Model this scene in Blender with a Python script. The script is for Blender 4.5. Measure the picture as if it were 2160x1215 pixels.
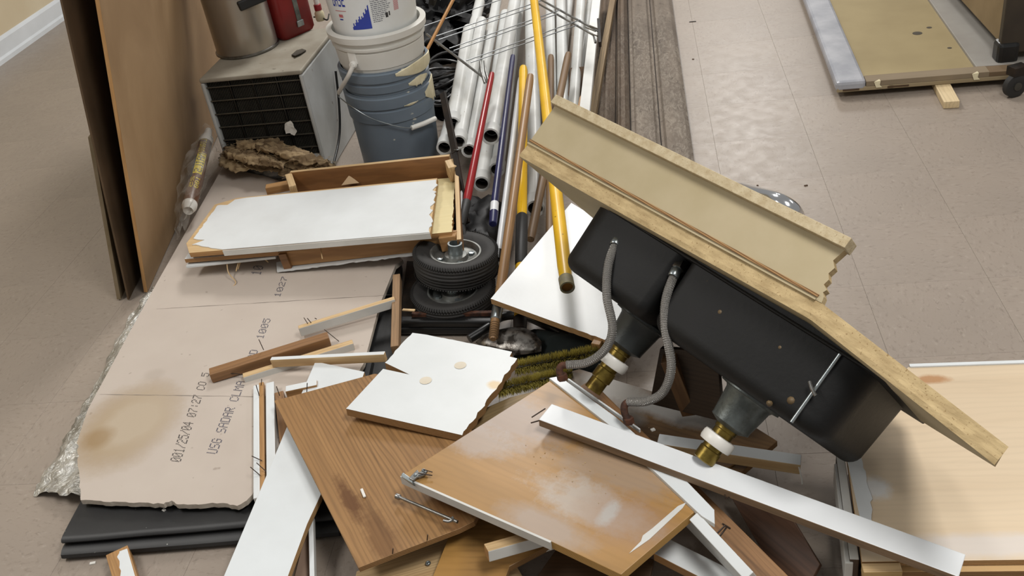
import bpy, bmesh, math, random
import numpy as np
from mathutils import Matrix, Vector, noise
random.seed(7)
S = bpy.context.scene
for o in list(bpy.data.objects): bpy.data.objects.remove(o, do_unlink=True)
COL = S.collection

# ------------------------------------------------------------------ camera
FPX, PITCH, ROLL, YAW = 2083.0, math.radians(32.84), math.radians(-9.48), math.radians(-10.36)
CAM = np.array([-0.5089, -2.1911, 1.5033])
cy_, sy_, cp_, sp_ = math.cos(YAW), math.sin(YAW), math.cos(PITCH), math.sin(PITCH)
FW = np.array([sy_*cp_, cy_*cp_, -sp_]); R0 = np.array([cy_, -sy_, 0.0]); U0 = np.cross(R0, FW)
RT = math.cos(ROLL)*R0 + math.sin(ROLL)*U0
UP = -math.sin(ROLL)*R0 + math.cos(ROLL)*U0
cam = bpy.data.cameras.new('camera'); cam.sensor_width = 36.0; cam.lens = FPX/2160*36; cam.clip_start = .02
co = bpy.data.objects.new('camera', cam); COL.objects.link(co)
co.matrix_world = Matrix(((RT[0], UP[0], -FW[0], CAM[0]), (RT[1], UP[1], -FW[1], CAM[1]), (RT[2], UP[2], -FW[2], CAM[2]), (0, 0, 0, 1)))
S.camera = co
# ------------------------------------------------------------------ light
w = bpy.data.worlds.new('world'); S.world = w; w.use_nodes = True
w.node_tree.nodes['Background'].inputs[0].default_value = (1.0, .985, .96, 1)
w.node_tree.nodes['Background'].inputs[1].default_value = .30
def lamp(name, loc, sx, sy, power, col=(1, .975, .94)):
    l = bpy.data.lights.new(name, 'AREA'); l.shape = 'RECTANGLE'; l.size = sx; l.size_y = sy; l.energy = power; l.color = col
    o = bpy.data.objects.new(name, l); COL.objects.link(o); o.location = loc
lamp('ceiling_light_far', (.30, 6.1, 2.75), .6, 1.2, 85)
lamp('ceiling_light_middle', (-1.1, 2.6, 2.75), .6, 1.2, 80)
lamp('ceiling_light_near', (.35, -1.35, 2.75), .6, 1.2, 64)
lamp('fill_light_left', (-2.9, -.9, 2.75), .6, 1.2, 42)  # added fill lamp, no fixture known here; brightens the lower left floor
lamp('ceiling_light_right', (2.2, 1.2, 2.75), .6, 1.2, 26)
S.view_settings.view_transform = 'Standard'; S.view_settings.look = 'None'
S.view_settings.gamma = 1; S.view_settings.use_curve_mapping = False
S.view_settings.exposure = -0.06

# ------------------------------------------------------------------ photograph pixel -> place in the room
def ray(x, y):
    d = FW + RT*(x-1080)/FPX - UP*(y-607.5)/FPX
    return d/np.linalg.norm(d)
def at(x, y, z=0.0):                       # point at height z
    d = ray(x, y); return CAM + d*((z-CAM[2])/d[2])
def onp(x, y, P, n):                       # point on a plane
    d = ray(x, y); return CAM + d*(((P-CAM)@n)/(d@n))
def nrm(v): return v/np.linalg.norm(v)
V3 = lambda *a: np.array(a, float)
class Pl:                                  # plane through three pixels given with heights; x along first two
    def __init__(s, pts):
        a, b, c = [at(*p) for p in pts[:3]]
        s.o = a; n = nrm(np.cross(b-a, c-a)); s.n = n if n[2] > 0 else -n
        s.x = nrm(b-a); s.y = np.cross(s.n, s.x)
    def p(s, x, y): return onp(x, y, s.o, s.n)
    def l(s, x, y):
        d = s.p(x, y)-s.o; return (float(d@s.x), float(d@s.y), 0.0)
    def M(s): return frame(s.o, s.x, s.y, s.n)
def frame(o, x, y, z):
    return Matrix(((x[0], y[0], z[0], o[0]), (x[1], y[1], z[1], o[1]), (x[2], y[2], z[2], o[2]), (0, 0, 0, 1)))
def axes(d, up=(0, 0, 1)):                 # frame axes with x along d
    x = nrm(np.array(d, float)); u = np.array(up, float)
    y = np.cross(u, x)
    if np.linalg.norm(y) < 1e-6: y = np.cross(V3(0, 1, 0), x)
    y = nrm(y); return x, y, np.cross(x, y)

# ------------------------------------------------------------------ objects
WM = {}
def link(name, data, M, parent=None):
    o = bpy.data.objects.new(name, data); COL.objects.link(o)
    WM[o.name] = M.copy()
    if parent is not None:
        o.parent = parent; o.matrix_parent_inverse = WM[parent.name].inverted()
    o.matrix_basis = M
    return o
def tag(o, label, cat, group=None):
    o['label'] = label; o['category'] = cat
    if group: o['group'] = group
    return o
def thing(name, label, cat, loc, group=None):
    return tag(link(name, None, Matrix.Translation(Vector(loc))), label, cat, group)
def obj(name, verts, faces, mats, fm=None, M=None, parent=None, smooth=False, bevel=0, lab=None):
    """vertices in world coordinates; stored in the local frame M"""
    if M is None:
        a = np.array(verts); M = Matrix.Translation(Vector(((a[:, 0].min()+a[:, 0].max())/2, (a[:, 1].min()+a[:, 1].max())/2, a[:, 2].min())))
    Mi = M.inverted()
    me = bpy.data.meshes.new(name)
    me.from_pydata([tuple(Mi @ Vector(v)) for v in verts], [], faces)
    for m in (mats if isinstance(mats, (list, tuple)) else [mats]): me.materials.append(m)
    if fm: me.polygons.foreach_set('material_index', fm)
    bm = bmesh.new(); bm.from_mesh(me); bmesh.ops.recalc_face_normals(bm, faces=bm.faces); bm.to_mesh(me); bm.free()
    if smooth:
        me.polygons.foreach_set('use_smooth', [True]*len(me.polygons))
        me.set_sharp_from_angle(angle=math.radians(40))
    me.update()
    o = link(name, me, M, parent)
    if bevel:
        b = o.modifiers.new('bevel', 'BEVEL'); b.width = bevel; b.segments = 2; b.limit_method = 'ANGLE'; b.angle_limit = math.radians(50)
    if lab: o['label'] = lab
    return o
class G:                                   # geometry collector
    def __init__(s): s.v = []; s.f = []; s.m = []
    def add(s, v, f, m=0):
        k = len(s.v); s.v += [tuple(map(float, p)) for p in v]
        s.f += [tuple(i+k for i in q) for q in f]
        s.m += (list(m) if isinstance(m, (list, tuple)) else [m]*len(f)); return s
    def obj(s, name, mats, **k): return obj(name, s.v, s.f, mats, fm=s.m, **k)
def prism(poly, n, th):
    k = len(poly); v = [tuple(p) for p in poly] + [tuple(np.array(p)-n*th) for p in poly]
    f = [tuple(range(k)), tuple(range(2*k-1, k-1, -1))] + [(i, (i+1) % k, k+(i+1) % k, k+i) for i in range(k)]
    return v, f, [0, 2]+[1]*k
def box_g(p0, p1, w, h, up=(0, 0, 1), roll=0, hang=True):
    """box along p0->p1 (centre line of the top face), width w, height h. slots 0 top 1 sides 2 ends 3 bottom"""
    p0, p1 = np.array(p0), np.array(p1)
    x, y, z = axes(p1-p0, up)
    if roll:
        r = math.radians(roll); y, z = y*math.cos(r)+z*math.sin(r), z*math.cos(r)-y*math.sin(r)
    a = y*w/2; d = -z*h
    v = [p0-a, p1-a, p1+a, p0+a, p0-a+d, p1-a+d, p1+a+d, p0+a+d]
    f = [(0, 1, 2, 3), (7, 6, 5, 4), (0, 4, 5, 1), (2, 6, 7, 3), (1, 5, 6, 2), (3, 7, 4, 0)]
    return v, f, [0, 3, 1, 1, 2, 2], frame(p0, x, y, z)
def bar(name, p0, p1, w, h, mats, parent=None, roll=0, bevel=.0015, up=(0, 0, 1), lab=None):
    v, f, m, M = box_g(p0, p1, w, h, up, roll)
    n = len(mats) if isinstance(mats, (list, tuple)) else 1
    return obj(name, v, f, mats, fm=[min(i, n-1) for i in m], M=M, parent=parent, bevel=bevel, lab=lab)
def slab(name, pl, outline, th, mats, parent=None, bevel=.0012, jag=None, lab=None, lift=0):
    """board with outline given in pixels lying on plane pl"""
    pts = [pl.p(*q)+pl.n*lift for q in outline]
    if jag:
        out = []
        for i, p in enumerate(pts):
            out.append(p); q = pts[(i+1) % len(pts)]
            if i in jag:
                amp = jag[i]; L = np.linalg.norm(q-p); n = max(3, int(L/.012)); t = nrm(q-p); s = np.cross(pl.n, t)
                for j in range(1, n):
                    out.append(p+(q-p)*(j+random.uniform(-.3, .3))/n + s*random.uniform(-amp, amp))
        pts = out
    v, f, m = prism(pts, pl.n, th)
    n = len(mats) if isinstance(mats, (list, tuple)) else 1
    return obj(name, v, f, mats, fm=[min(i, n-1) for i in m], M=pl.M(), parent=parent, bevel=(0 if jag else bevel), lab=lab)
def ring(c, x, y, r, n): return [c+x*r*math.cos(2*math.pi*i/n)+y*r*math.sin(2*math.pi*i/n) for i in range(n)]
def tube_g(path, rad, seg=14, caps=True, hollow=0):
    """swept tube along points; rad scalar or list; hollow = wall thickness (open bore)"""
    P = [np.array(p, float) for p in path]; n = len(P)
    R = [rad]*n if np.isscalar(rad) else list(rad)
    v = []; f = []
    up = V3(0, 0, 1)
    d = nrm(P[1]-P[0])
    if abs(d[2]) > .9: up = V3(0, 1, 0)
    x = nrm(np.cross(up, d))
    rows = []
    for i in range(n):
        d = nrm(P[min(i+1, n-1)]-P[max(i-1, 0)])
        x = nrm(x-d*(x@d)); y = np.cross(d, x)
        rows.append((P[i], x, y, R[i]))
    seq = rows if not hollow else rows+[(c, a, b, max(r-hollow, .001)) for c, a, b, r in rows[::-1]]
    for c, a, b, r in seq: v += ring(c, a, b, r, seg)
    k = len(seq)
    rng = range(k) if hollow else range(k-1)
    for i in rng:
        j = (i+1) % k
        for s in range(seg): f.append((i*seg+s, i*seg+(s+1) % seg, j*seg+(s+1) % seg, j*seg+s))
    if caps and not hollow: f += [tuple(range(seg)), tuple(range((k-1)*seg, k*seg))]
    return v, f
def tube(name, path, rad, m, seg=14, hollow=0, parent=None, lab=None):
    v, f = tube_g(path, rad, seg, hollow=hollow)
    x, y, z = axes(np.array(path[-1])-np.array(path[0]))
    return obj(name, v, f, m, M=frame(np.array(path[0]), x, y, z), parent=parent, smooth=True, lab=lab)
def lathe_g(o, prof, z=(0, 0, 1), seg=48, xref=(1, 0, 0)):
    z = nrm(np.array(z, float)); x = np.array(xref, float); x = nrm(x-z*(x@z)); y = np.cross(z, x); o = np.array(o, float)
    v = []; f = []
    for r, h in prof: v += ring(o+z*h, x, y, max(r, 1e-4), seg)
    for i in range(len(prof)-1):
        for s in range(seg): f.append((i*seg+s, i*seg+(s+1) % seg, (i+1)*seg+(s+1) % seg, (i+1)*seg+s))
    return v, f
def lathe(name, o, prof, m, z=(0, 0, 1), seg=48, parent=None, lab=None, xref=(1, 0, 0)):
    v, f = lathe_g(o, prof, z, seg, xref)
    zz = nrm(np.array(z, float)); x = np.array(xref, float); x = nrm(x-zz*(x@zz))
    return obj(name, v, f, m, M=frame(np.array(o, float), x, np.cross(zz, x), zz), parent=parent, smooth=True, lab=lab)
def spline(pts, n=8):                      # Catmull-Rom through points
    P = [np.array(p, float) for p in pts]; P = [2*P[0]-P[1]]+P+[2*P[-1]-P[-2]]; out = []
    for i in range(1, len(P)-2):
        for t in np.linspace(0, 1, n, endpoint=False):
            a, b, c, d = P[i-1:i+3]
            out.append(.5*((2*b)+(c-a)*t+(2*a-5*b+4*c-d)*t*t+(3*b-a-3*c+d)*t**3))
    out.append(P[-2]); return out
def crumple(name, rows, m, amp, sc, n=(24, 24), parent=None, thick=0, smooth=True, seed=0, lab=None):
    """crumpled sheet: rows = list of polylines (same length) of 3-D points"""
    R = [[np.array(p, float) for p in r] for r in rows]
    A = [spline(r, max(2, n[0]//(len(r)-1))) for r in R]
    cols = [spline([A[i][j] for i in range(len(A))], max(2, n[1]//(len(A)-1))) for j in range(len(A[0]))]
    v = []; nc = len(cols); nr = len(cols[0])
    for j in range(nc):
        for i in range(nr):
            p = cols[j][i]; q = Vector(p*sc)+Vector((seed*7.3, seed*3.1, 0))
            d = noise.noise_vector(q)+noise.noise_vector(q*2.7)*.5
            p = p+np.array(d)*amp; p[2] = max(p[2], .002); v.append(p)
    f = [(j*nr+i, j*nr+i+1, (j+1)*nr+i+1, (j+1)*nr+i) for j in range(nc-1) for i in range(nr-1)]
    o = obj(name, v, f, m, parent=parent, smooth=False, lab=lab)
    if smooth: o.data.polygons.foreach_set('use_smooth', [True]*len(f))
    if thick:
        s = o.modifiers.new('solid', 'SOLIDIFY'); s.thickness = thick; s.offset = -1
    return o
def blob(name, c, rad, m, amp=.3, sc=9, n=4, parent=None, seed=0, squash=.0, lab=None):
    bm = bmesh.new(); bmesh.ops.create_icosphere(bm, subdivisions=n, radius=1)
    v = []
    for p in bm.verts:
        d = p.co.copy(); k = 1+amp*(noise.noise(Vector((d.x*rad[0], d.y*rad[1], d.z*rad[2]))*sc+Vector((seed*5.1, seed, 0))))+amp*.5*noise.noise(Vector((d.x*rad[0], d.y*rad[1], d.z*rad[2]))*sc*3.1+Vector((seed, 0, 3)))
        q = np.array(c)+np.array(rad)*np.array(d)*k; q[2] = max(q[2], .002); v.append(q)
    f = [tuple(x.index for x in q.verts) for q in bm.faces]; bm.free()
    return obj(name, v, f, m, parent=parent, smooth=True, lab=lab)

# ------------------------------------------------------------------ materials
def srgb(h):
    c = [int(h[i:i+2], 16)/255 for i in (0, 2, 4)]
    return tuple(x/12.92 if x <= .04045 else ((x+.055)/1.055)**2.4 for x in c)+(1,)
class NT:
    def __init__(s, name):
        s.m = bpy.data.materials.new(name); s.m.use_nodes = True; s.t = s.m.node_tree; s.b = s.t.nodes['Principled BSDF']
        s.tc = s.t.nodes.new('ShaderNodeTexCoord')
    def n(s, ty, **k):
        q = s.t.nodes.new('ShaderNode'+ty)
        for a, b in k.items():
            if a.startswith('_'): setattr(q, a[1:], b)
            else: q.inputs[a.replace('__', ' ')].default_value = b
        return q
    def l(s, a, b): s.t.links.new(a, b)
    def map(s, scale=(1, 1, 1), loc=(0, 0, 0)):
        q = s.n('Mapping'); q.inputs['Scale'].default_value = scale; q.inputs['Location'].default_value = loc
        s.l(s.tc.outputs['Object'], q.inputs['Vector']); return q.outputs[0]
    def noise(s, scale, stretch=(1, 1, 1), detail=5, dist=0.0, rough=.55):
        q = s.n('TexNoise', Scale=scale, Detail=detail, Distortion=dist, Roughness=rough); s.l(s.map(stretch), q.inputs['Vector']); return q.outputs['Fac']
    def ramp(s, fac, lo, hi, a=0.0, b=1.0):
        q = s.n('MapRange'); q.inputs['From Min'].default_value = lo; q.inputs['From Max'].default_value = hi
        q.inputs['To Min'].default_value = a; q.inputs['To Max'].default_value = b; s.l(fac, q.inputs['Value']); return q.outputs[0]
    def mix(s, fac, a, b):
        q = s.t.nodes.new('ShaderNodeMix'); q.data_type = 'RGBA'
        for k, val in ((0, fac), (6, a), (7, b)):
            if hasattr(val, 'is_linked') or not isinstance(val, (tuple, float, int)): s.l(val, q.inputs[k])
            else: q.inputs[k].default_value = val
        return q.outputs[2]
    def mul(s, a, b, op='MULTIPLY'):
        q = s.t.nodes.new('ShaderNodeMath'); q.operation = op
        for k, val in ((0, a), (1, b)):
            if isinstance(val, (float, int)): q.inputs[k].default_value = val
            else: s.l(val, q.inputs[k])
        return q.outputs[0]
    def bump(s, fac, strength, dist=.002):
        q = s.n('Bump', Strength=strength, Distance=dist); s.l(fac, q.inputs['Height']); s.l(q.outputs[0], s.b.inputs['Normal'])
    def done(s, col, rough=.6, metal=0, spec=.5):
        if isinstance(col, tuple): s.b.inputs['Base Color'].default_value = col
        else: s.l(col, s.b.inputs['Base Color'])
        if isinstance(rough, (float, int)): s.b.inputs['Roughness'].default_value = rough
        else: s.l(rough, s.b.inputs['Roughness'])
        s.b.inputs['Metallic'].default_value = metal; s.b.inputs['Specular IOR Level'].default_value = spec
        return s.m
def patch(t, col, patches):
    """stains and overspray with a shape of their own: (local xyz, (rx, ry), colour, strength, raggedness)"""
    for c, rr, pc, st, rag in patches:
        mp = t.n('Mapping'); mp.inputs['Scale'].default_value = (1/rr[0], 1/rr[1], 0); mp.inputs['Location'].default_value = (-c[0]/rr[0], -c[1]/rr[1], 0)
        t.l(t.tc.outputs['Object'], mp.inputs['Vector'])
        ln = t.n('VectorMath', _operation='LENGTH'); t.l(mp.outputs[0], ln.inputs[0])
        nz = t.noise(14, detail=8, rough=.75)
        d = t.mul(ln.outputs['Value'], t.mul(t.mul(nz, -.5, 'ADD'), rag), 'ADD')
        col = t.mix(t.ramp(d, 1.0, .45 if st > 0 else .9, 0, abs(st)), col, srgb(pc))
    return col
def plain(name, c, c2=None, sc=8, st=(1, 1, 1), rough=.6, metal=0, bump=.0, bsc=150, spec=.5, lo=.35, hi=.65, speck=None, patches=()):
    t = NT(name)
    col = t.mix(t.ramp(t.noise(sc, st), lo, hi), srgb(c), srgb(c2 or c))
    if speck: col = t.mix(t.ramp(t.noise(speck[1], detail=2), speck[2], speck[2]+.04), col, srgb(speck[0]))
    col = patch(t, col, patches)
    if bump: t.bump(t.noise(bsc, st, 4), bump)
    return t.done(col, rough, metal, spec)
def mute(c, k=.80):
    r = [int(c[i:i+2], 16) for i in (0, 2, 4)]; l = .3*r[0]+.59*r[1]+.11*r[2]
    return ''.join('%02X' % max(0, min(255, round(l+(x-l)*k))) for x in r)
def wood(name, c, c2, sc=10, along=.09, rough=.5, bump=.12, rings=True, patches=(), dist=1.2, fine=.4):
    """grain runs along local x"""
    c, c2 = mute(c), mute(c2)
    t = NT(name)
    n1 = t.noise(sc, (along, 1, 1), 4, dist)
    wv = t.n('TexWave', Scale=sc*3.6, Distortion=22.0, Detail=4); wv.inputs['Detail Scale'].default_value = .28; wv.inputs['Detail Roughness'].default_value = .55
    wv.bands_direction = 'Y'
    t.l(t.map((along*1.2, 1, 1)), wv.inputs['Vector'])
    base = t.mix(t.ramp(n1, .3, .7), srgb(c), srgb(c2))
    if rings: base = t.mix(t.mul(t.mul(t.ramp(wv.outputs['Fac'], .45, 1.0), t.ramp(t.noise(sc*.8, (along*2, 1, 1), 3), .35, .65, .35, 1)), fine*1.35), base, srgb(''.join('%02X' % int(int(c2[i:i+2], 16)*.82) for i in (0, 2, 4))))
    fi = t.noise(sc*14, (along*.5, 1, 1), 3)
    base = t.mix(t.mul(t.ramp(fi, .47, .68), fine), base, srgb(mute(c2, .9)))
    if rings: base = t.mix(t.mul(t.ramp(t.noise(sc*5, (along*.6, 1, 1), 5, .8, .65), .58, .70), fine), base, srgb(''.join('%02X' % int(int(c2[i:i+2], 16)*.62) for i in (0, 2, 4))))
    base = patch(t, base, patches)
    if bump: t.bump(fi, bump, .001)
    return t.done(base, rough)
def edge_ply(name, a='C9A877', b='8A6238', n=260):
    t = NT(name)
    wv = t.n('TexWave', Scale=n/6.28*2, Distortion=.6, Detail=2); wv.bands_direction = 'Z'
    t.l(t.map(), wv.inputs['Vector'])
    col = t.mix(t.ramp(wv.outputs['Fac'], .3, .7), srgb(a), srgb(b))
    col = t.mix(t.mul(t.noise(60, (.3, .3, 1)), .35), col, srgb(b))
    t.bump(t.noise(200), .3); return t.done(col, .75)
def whitepaint(name, c='D6DADB', c2='CBCECE', rough=.42, scuff=.70, patches=()):
    t = NT(name)
    col = t.mix(t.ramp(t.noise(5), .35, .7), srgb(c), srgb(c2))
    col = t.mix(t.mul(t.ramp(t.noise(34, (1, .35, 1), 6, 1.5, .7), scuff, scuff+.05), .6), col, srgb('9C958A'))
    col = patch(t, col, patches)
    t.bump(t.noise(90, detail=3), .06); return t.done(col, rough)
m_white = whitepaint('white_paint'); m_white2 = whitepaint('white_melamine', 'D6DBDD', 'CDD1D2', .35, .74)
m_greyw = whitepaint('grey_white_paint', 'CFCFCB', 'BBBAB4', .5, .68)
m_edge = edge_ply('plywood_edge'); m_edged = edge_ply('dark_board_edge', 'A88455', '6E4C2A'); m_edgel = edge_ply('pale_board_edge', 'D8C08C', 'A9854E')
m_chip = plain('raw_particle_board', 'BCAE90', 'A99878', sc=60, rough=.85, bump=.3, bsc=260, speck=('95825F', 320, .64))
m_pine = wood('pale_pine', 'D9B983', 'BF9257', 14, .08, .6)
m_pine2 = wood('honey_pine', 'BE8B4C', '9A6630', 12, .08, .5)
m_brown = wood('brown_stained_wood', 'A0703F', '7C5029', 12, .08, .5)
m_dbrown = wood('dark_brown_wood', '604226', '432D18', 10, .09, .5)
m_cherry = wood('cherry_stained_ply', '9B6530', '7C4B20', 9, .14, .45)
m_yell = wood('pale_yellow_board', 'DCCB93', 'CDB878', 9, .1, .6, rings=False)
m_black = plain('black_rubber', '1A1A1A', '232323', rough=.55, bump=.2, bsc=60, speck=('8A8A86', 120, .74))
m_blackp = plain('black_plastic', '101010', '181818', rough=.35)
m_tyre = plain('tyre_rubber', '1B1A19', '2A2826', rough=.7, bump=.25, bsc=120)
m_iron = plain('black_iron', '161412', '2B2119', sc=20, rough=.5, metal=.3, bump=.2)
m_steel = plain('brushed_steel', '9A9A98', '7E7D7A', sc=30, rough=.35, metal=1, bump=.1)
m_zinc = plain('zinc', 'A9B0B2', '8E9698', sc=40, rough=.3, metal=.9)
m_chrome = plain('chrome', 'E2E4E6', 'D5D7DA', rough=.14, metal=1)
m_brass = plain('aged_brass', '8C7838', '55441F', sc=35, rough=.35, metal=.85, bump=.2)
m_nail = plain('dark_nail', '3A3431', '5A4A3E', rough=.5, metal=.7)
m_rust = plain('rust', '5A3420', '2E1B12', sc=60, rough=.8, bump=.4)
m_pvc = plain('white_pvc', 'CDCFCE', 'BDBDB8', sc=5, rough=.35, speck=('7A6A55', 45, .74))
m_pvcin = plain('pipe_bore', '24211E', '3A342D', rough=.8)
m_plastw = plain('white_plastic', 'E2E0DA', 'D6D3CB', sc=5, rough=.35)
m_cream = plain('cream_paint_drips', 'DFD5B5', 'C9BE9B', sc=20, rough=.6, bump=.3, bsc=60)
m_ctl = plain('chipped_tile_grey', '4A4038', '6A5E50')

# ------------------------------------------------------------------ the setting
def tilemat():
    t = NT('vinyl_tile')
    col = t.mix(t.ramp(t.noise(3), .3, .7), srgb('978B7F'), srgb('8F8479'))
    rnd = t.n('ObjectInfo')
    col = t.mix(t.mul(rnd.outputs['Random'], .3), col, srgb('8D8278'))
    col = t.mix(t.mul(t.ramp(t.noise(95, (.5, 1, 1), 4, .4, .7), .55, .68), .6), col, srgb('75695F'))
    col = t.mix(t.mul(t.ramp(t.noise(85, (.5, 1, 1), 4, .4, .7), .57, .70), .45), col, srgb('A89E92'))
    t.bump(t.noise(110, detail=3), .03)
    return t.done(col, t.ramp(t.noise(20), .3, .7, .34, .46), 0, .45)
m_tile = tilemat(); m_joint = plain('floor_joint', '8F8377', '867A6E')
floor = link('floor', None, Matrix.Identity(4)); floor['kind'] = 'structure'
bv, bf, _ = prism([V3(-6.5, -3, -.004), V3(3.2, -3, -.004), V3(3.2, 7, -.004), V3(-6.5, 7, -.004)], V3(0, 0, 1), .1)
obj('subfloor', bv, bf, m_joint, parent=floor)
T = .3048
cand = []
for i in range(-16, 10):
    for j in range(-9, 23):
        c = V3((i+.5)*T, (j+.5)*T, 0)
        if c[0]+T/2 < -3.95: continue
        d = c-CAM; z = d@FW
        px, py = 1080+FPX*(d@RT)/z, 607.5-FPX*(d@UP)/z
        seen = z > 0 and -330 < px < 2500 and -200 < py < 1560
        cand.append((np.linalg.norm(d)+(0 if seen else 100), i, j))
cand.sort()
h = T/2-.00015
tv = [(-h, -h, 0), (h, -h, 0), (h, h, 0), (-h, h, 0)]
tv = [(x*(1-.0022), y*(1-.0022), 0) for x, y, _ in tv]+[(x, y, -.0004) for x, y, _ in tv]+[(x, y, -.005) for x, y, _ in tv]
tf = [(0, 1, 2, 3)]+[(k, (k+1) % 4, 4+(k+1) % 4, 4+k)[::-1] for k in range(4)]+[(4+k, 4+(k+1) % 4, 8+(k+1) % 4, 8+k)[::-1] for k in range(4)]
tme = bpy.data.meshes.new('tile'); tme.from_pydata(tv, [], tf); tme.materials.append(m_tile)
for _, i, j in cand[:298]:
    link('tile', tme, Matrix.Translation(((i+.5)*T, (j+.5)*T, 0)) @ Matrix.Rotation(math.pi/2*((i+j) % 2), 4, 'Z'), floor)
if cand[298:]:
    g = G()
    for _, i, j in cand[298:]: g.add([(x+(i+.5)*T, y+(j+.5)*T, z) for x, y, z in tv], tf)
    g.obj('far_tiles', m_tile, parent=floor)['kind'] = 'stuff'
m_wall = plain('cream_wall_paint', 'D3C5A8', 'CCBC9D', sc=3, rough=.8, bump=.15, bsc=90)
v, f, m = prism([V3(-3.95, -2, 2.75), V3(-3.95, 7, 2.75), V3(-4.07, 7, 2.75), V3(-4.07, -2, 2.75)], V3(0, 0, 1), 2.75)
obj('wall_left', v, f, m_wall)['kind'] = 'structure'
prof = [(0, 0), (.020, 0), (.020, .022), (.013, .034), (.013, .105), (.006, .118), (0, .122)]
g = G(); n = len(prof)
g.add([(-3.95+a, y, b) for y in (-2, 7) for a, b in prof], [(k, (k+1) % n, n+(k+1) % n, n+k) for k in range(n)]+[tuple(range(n)), tuple(range(n, 2*n))])
g.obj('baseboard_left', whitepaint('baseboard_paint', 'DDE1E4', 'D2D6D8', .35, .8))['kind'] = 'structure'
#@@BODY
# ------------------------------------------------------------------ sheets leaning at the left
m_board = wood('tan_hardboard', 'A78357', '967247', 4, .5, .6, rings=False, fine=.1)
m_boardd = plain('dark_hardboard', '57432D', '45341F', sc=6, rough=.8)
m_card = plain('grey_brown_fibreboard', '7A6B55', '68593F', sc=8, rough=.85)
def sheet(name, p0, p1, top, dirn, L, th, m, label, lab_top=None):
    """sheet standing on its long edge: p0->top is the near edge, dirn the run along the floor"""
    p0, top = np.array(p0), np.array(top); a = nrm(np.array(dirn, float))
    u = nrm(top-p0); n = nrm(np.cross(a, u)); n = n if n[0] > 0 else -n
    H = np.linalg.norm(top-p0)
    pts = [p0, p0+a*L, p0+a*L+u*H, p0+u*H]
    v, f, mm = prism(pts, n, th)
    M = frame(p0, u, np.cross(n, u), n)
    return tag(obj(name, v, f, m, fm=[min(k, len(m)-1) for k in mm], M=M, bevel=.001), label, 'board')
sheet('wood_sheet', (-2.07, .205, .004), 0, (-1.875, .29, 1.12), (-.16, 1, 0), 1.5, .011, [m_board, m_pine2], 'large tan wooden sheet standing on edge, front one of the leaning sheets')
sheet('hardboard_sheet', (-2.115, .17, .004), 0, (-1.975, .265, 1.12), (-.16, 1, 0), 1.5, .006, [m_boardd], 'thin dark brown sheet standing on edge behind the tan wooden sheet')
sheet('fibreboard_offcut', (-2.145, .175, .004), 0, (-2.085, .265, .50), (-.16, 1, 0), .9, .012, [m_card], 'short greyish board behind the two leaning sheets, lowest of the three')

# ------------------------------------------------------------------ heater box and what stands on it
BH = .40
b0 = V3(-2.045, .93, 0)
fx = nrm(V3(-1.676, .922, 0)-V3(-2.058, .935, 0)); fy = V3(-fx[1], fx[0], 0); W_, D_ = .375, .43
m_cab = plain('grey_white_enamel', 'BDBFBE', 'A9AAA6', sc=5, rough=.45, speck=('7F7A70', 30, .72))
m_dust = plain('dusty_enamel', '9B9587', '877F70', sc=9, rough=.7, speck=('6B6458', 30, .72))
hb = thing('fan_heater', 'grey white metal heater box with dark grille under the steel pot', 'heater', b0+fx*W_/2)
def loc(a, b, c): return b0+fx*a+fy*b+V3(0, 0, c)
def lbox(a0, a1, b0_, b1, c0, c1):
    v = [loc(a, b, c) for c in (c0, c1) for a, b in ((a0, b0_), (a1, b0_), (a1, b1), (a0, b1))]
    return v, [(3, 2, 1, 0), (4, 5, 6, 7), (0, 1, 5, 4), (1, 2, 6, 5), (2, 3, 7, 6), (3, 0, 4, 7)]
g = G()
for q in ((0, .014, 0, D_, 0, BH-.016), (W_-.014, W_, 0, D_, 0, BH-.016), (.014, W_-.014, D_-.014, D_, 0, BH-.016), (.014, W_-.014, 0, D_-.014, 0, .02), (.014, W_-.014, 0, .02, .072, .084)): g.add(*lbox(*q))
g.obj('housing', m_cab, parent=hb, bevel=.005)
g = G(); g.add(*lbox(0, W_, 0, D_, BH-.0155, BH)); g.obj('top_cover', m_dust, parent=hb, bevel=.005)
g = G(); g.add(*lbox(.014, W_-.014, .05, .06, .02, BH-.016)); g.obj('inner_panel', plain('dark_inside', '1C1B18', '252320', rough=.8), parent=hb)
m_fin = plain('dark_fin', '3B3933', '4A4740', sc=20, rough=.5, metal=.3)
g = G()
for i in range(58):
    a = .017+i*(W_-.034)/57; g.add(*lbox(a, a+.0016, .016, .03, .084, BH-.018))
g.obj('fins', m_fin, parent=hb)
for i in range(3):
    a = .014+(i+1)*(W_-.028)/4; g = G(); g.add(*lbox(a-.002, a+.002, .010, .016, .084, BH-.016)); g.obj('grille_bar', m_blackp, parent=hb)
for i in range(6):
    c = .084+(i+.6)*(BH-.10)/6; g = G(); g.add(*lbox(.014, W_-.014, .008, .013, c-.0016, c+.0016)); g.obj('grille_bar', plain('dull_wire', '6A665C', '57534A', rough=.4, metal=.5) if i == 0 else bpy.data.materials['dull_wire'], parent=hb)
g = G(); g.add(*lbox(W_*.52, W_-.03, -.003, .008, .066, .074)); g.obj('trim_strip', m_plastw, parent=hb)
tube('cord', spline([onp(x, y, loc(W_+.011, 0, 0), fx) for x, y in ((708, 150), (714, 205), (717, 262), (714, 300), (704, 345))], 8), .0045, m_blackp, parent=hb)
gp = lambda x, y: onp(x, y, loc(0, -.004, 0), fy)
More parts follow.
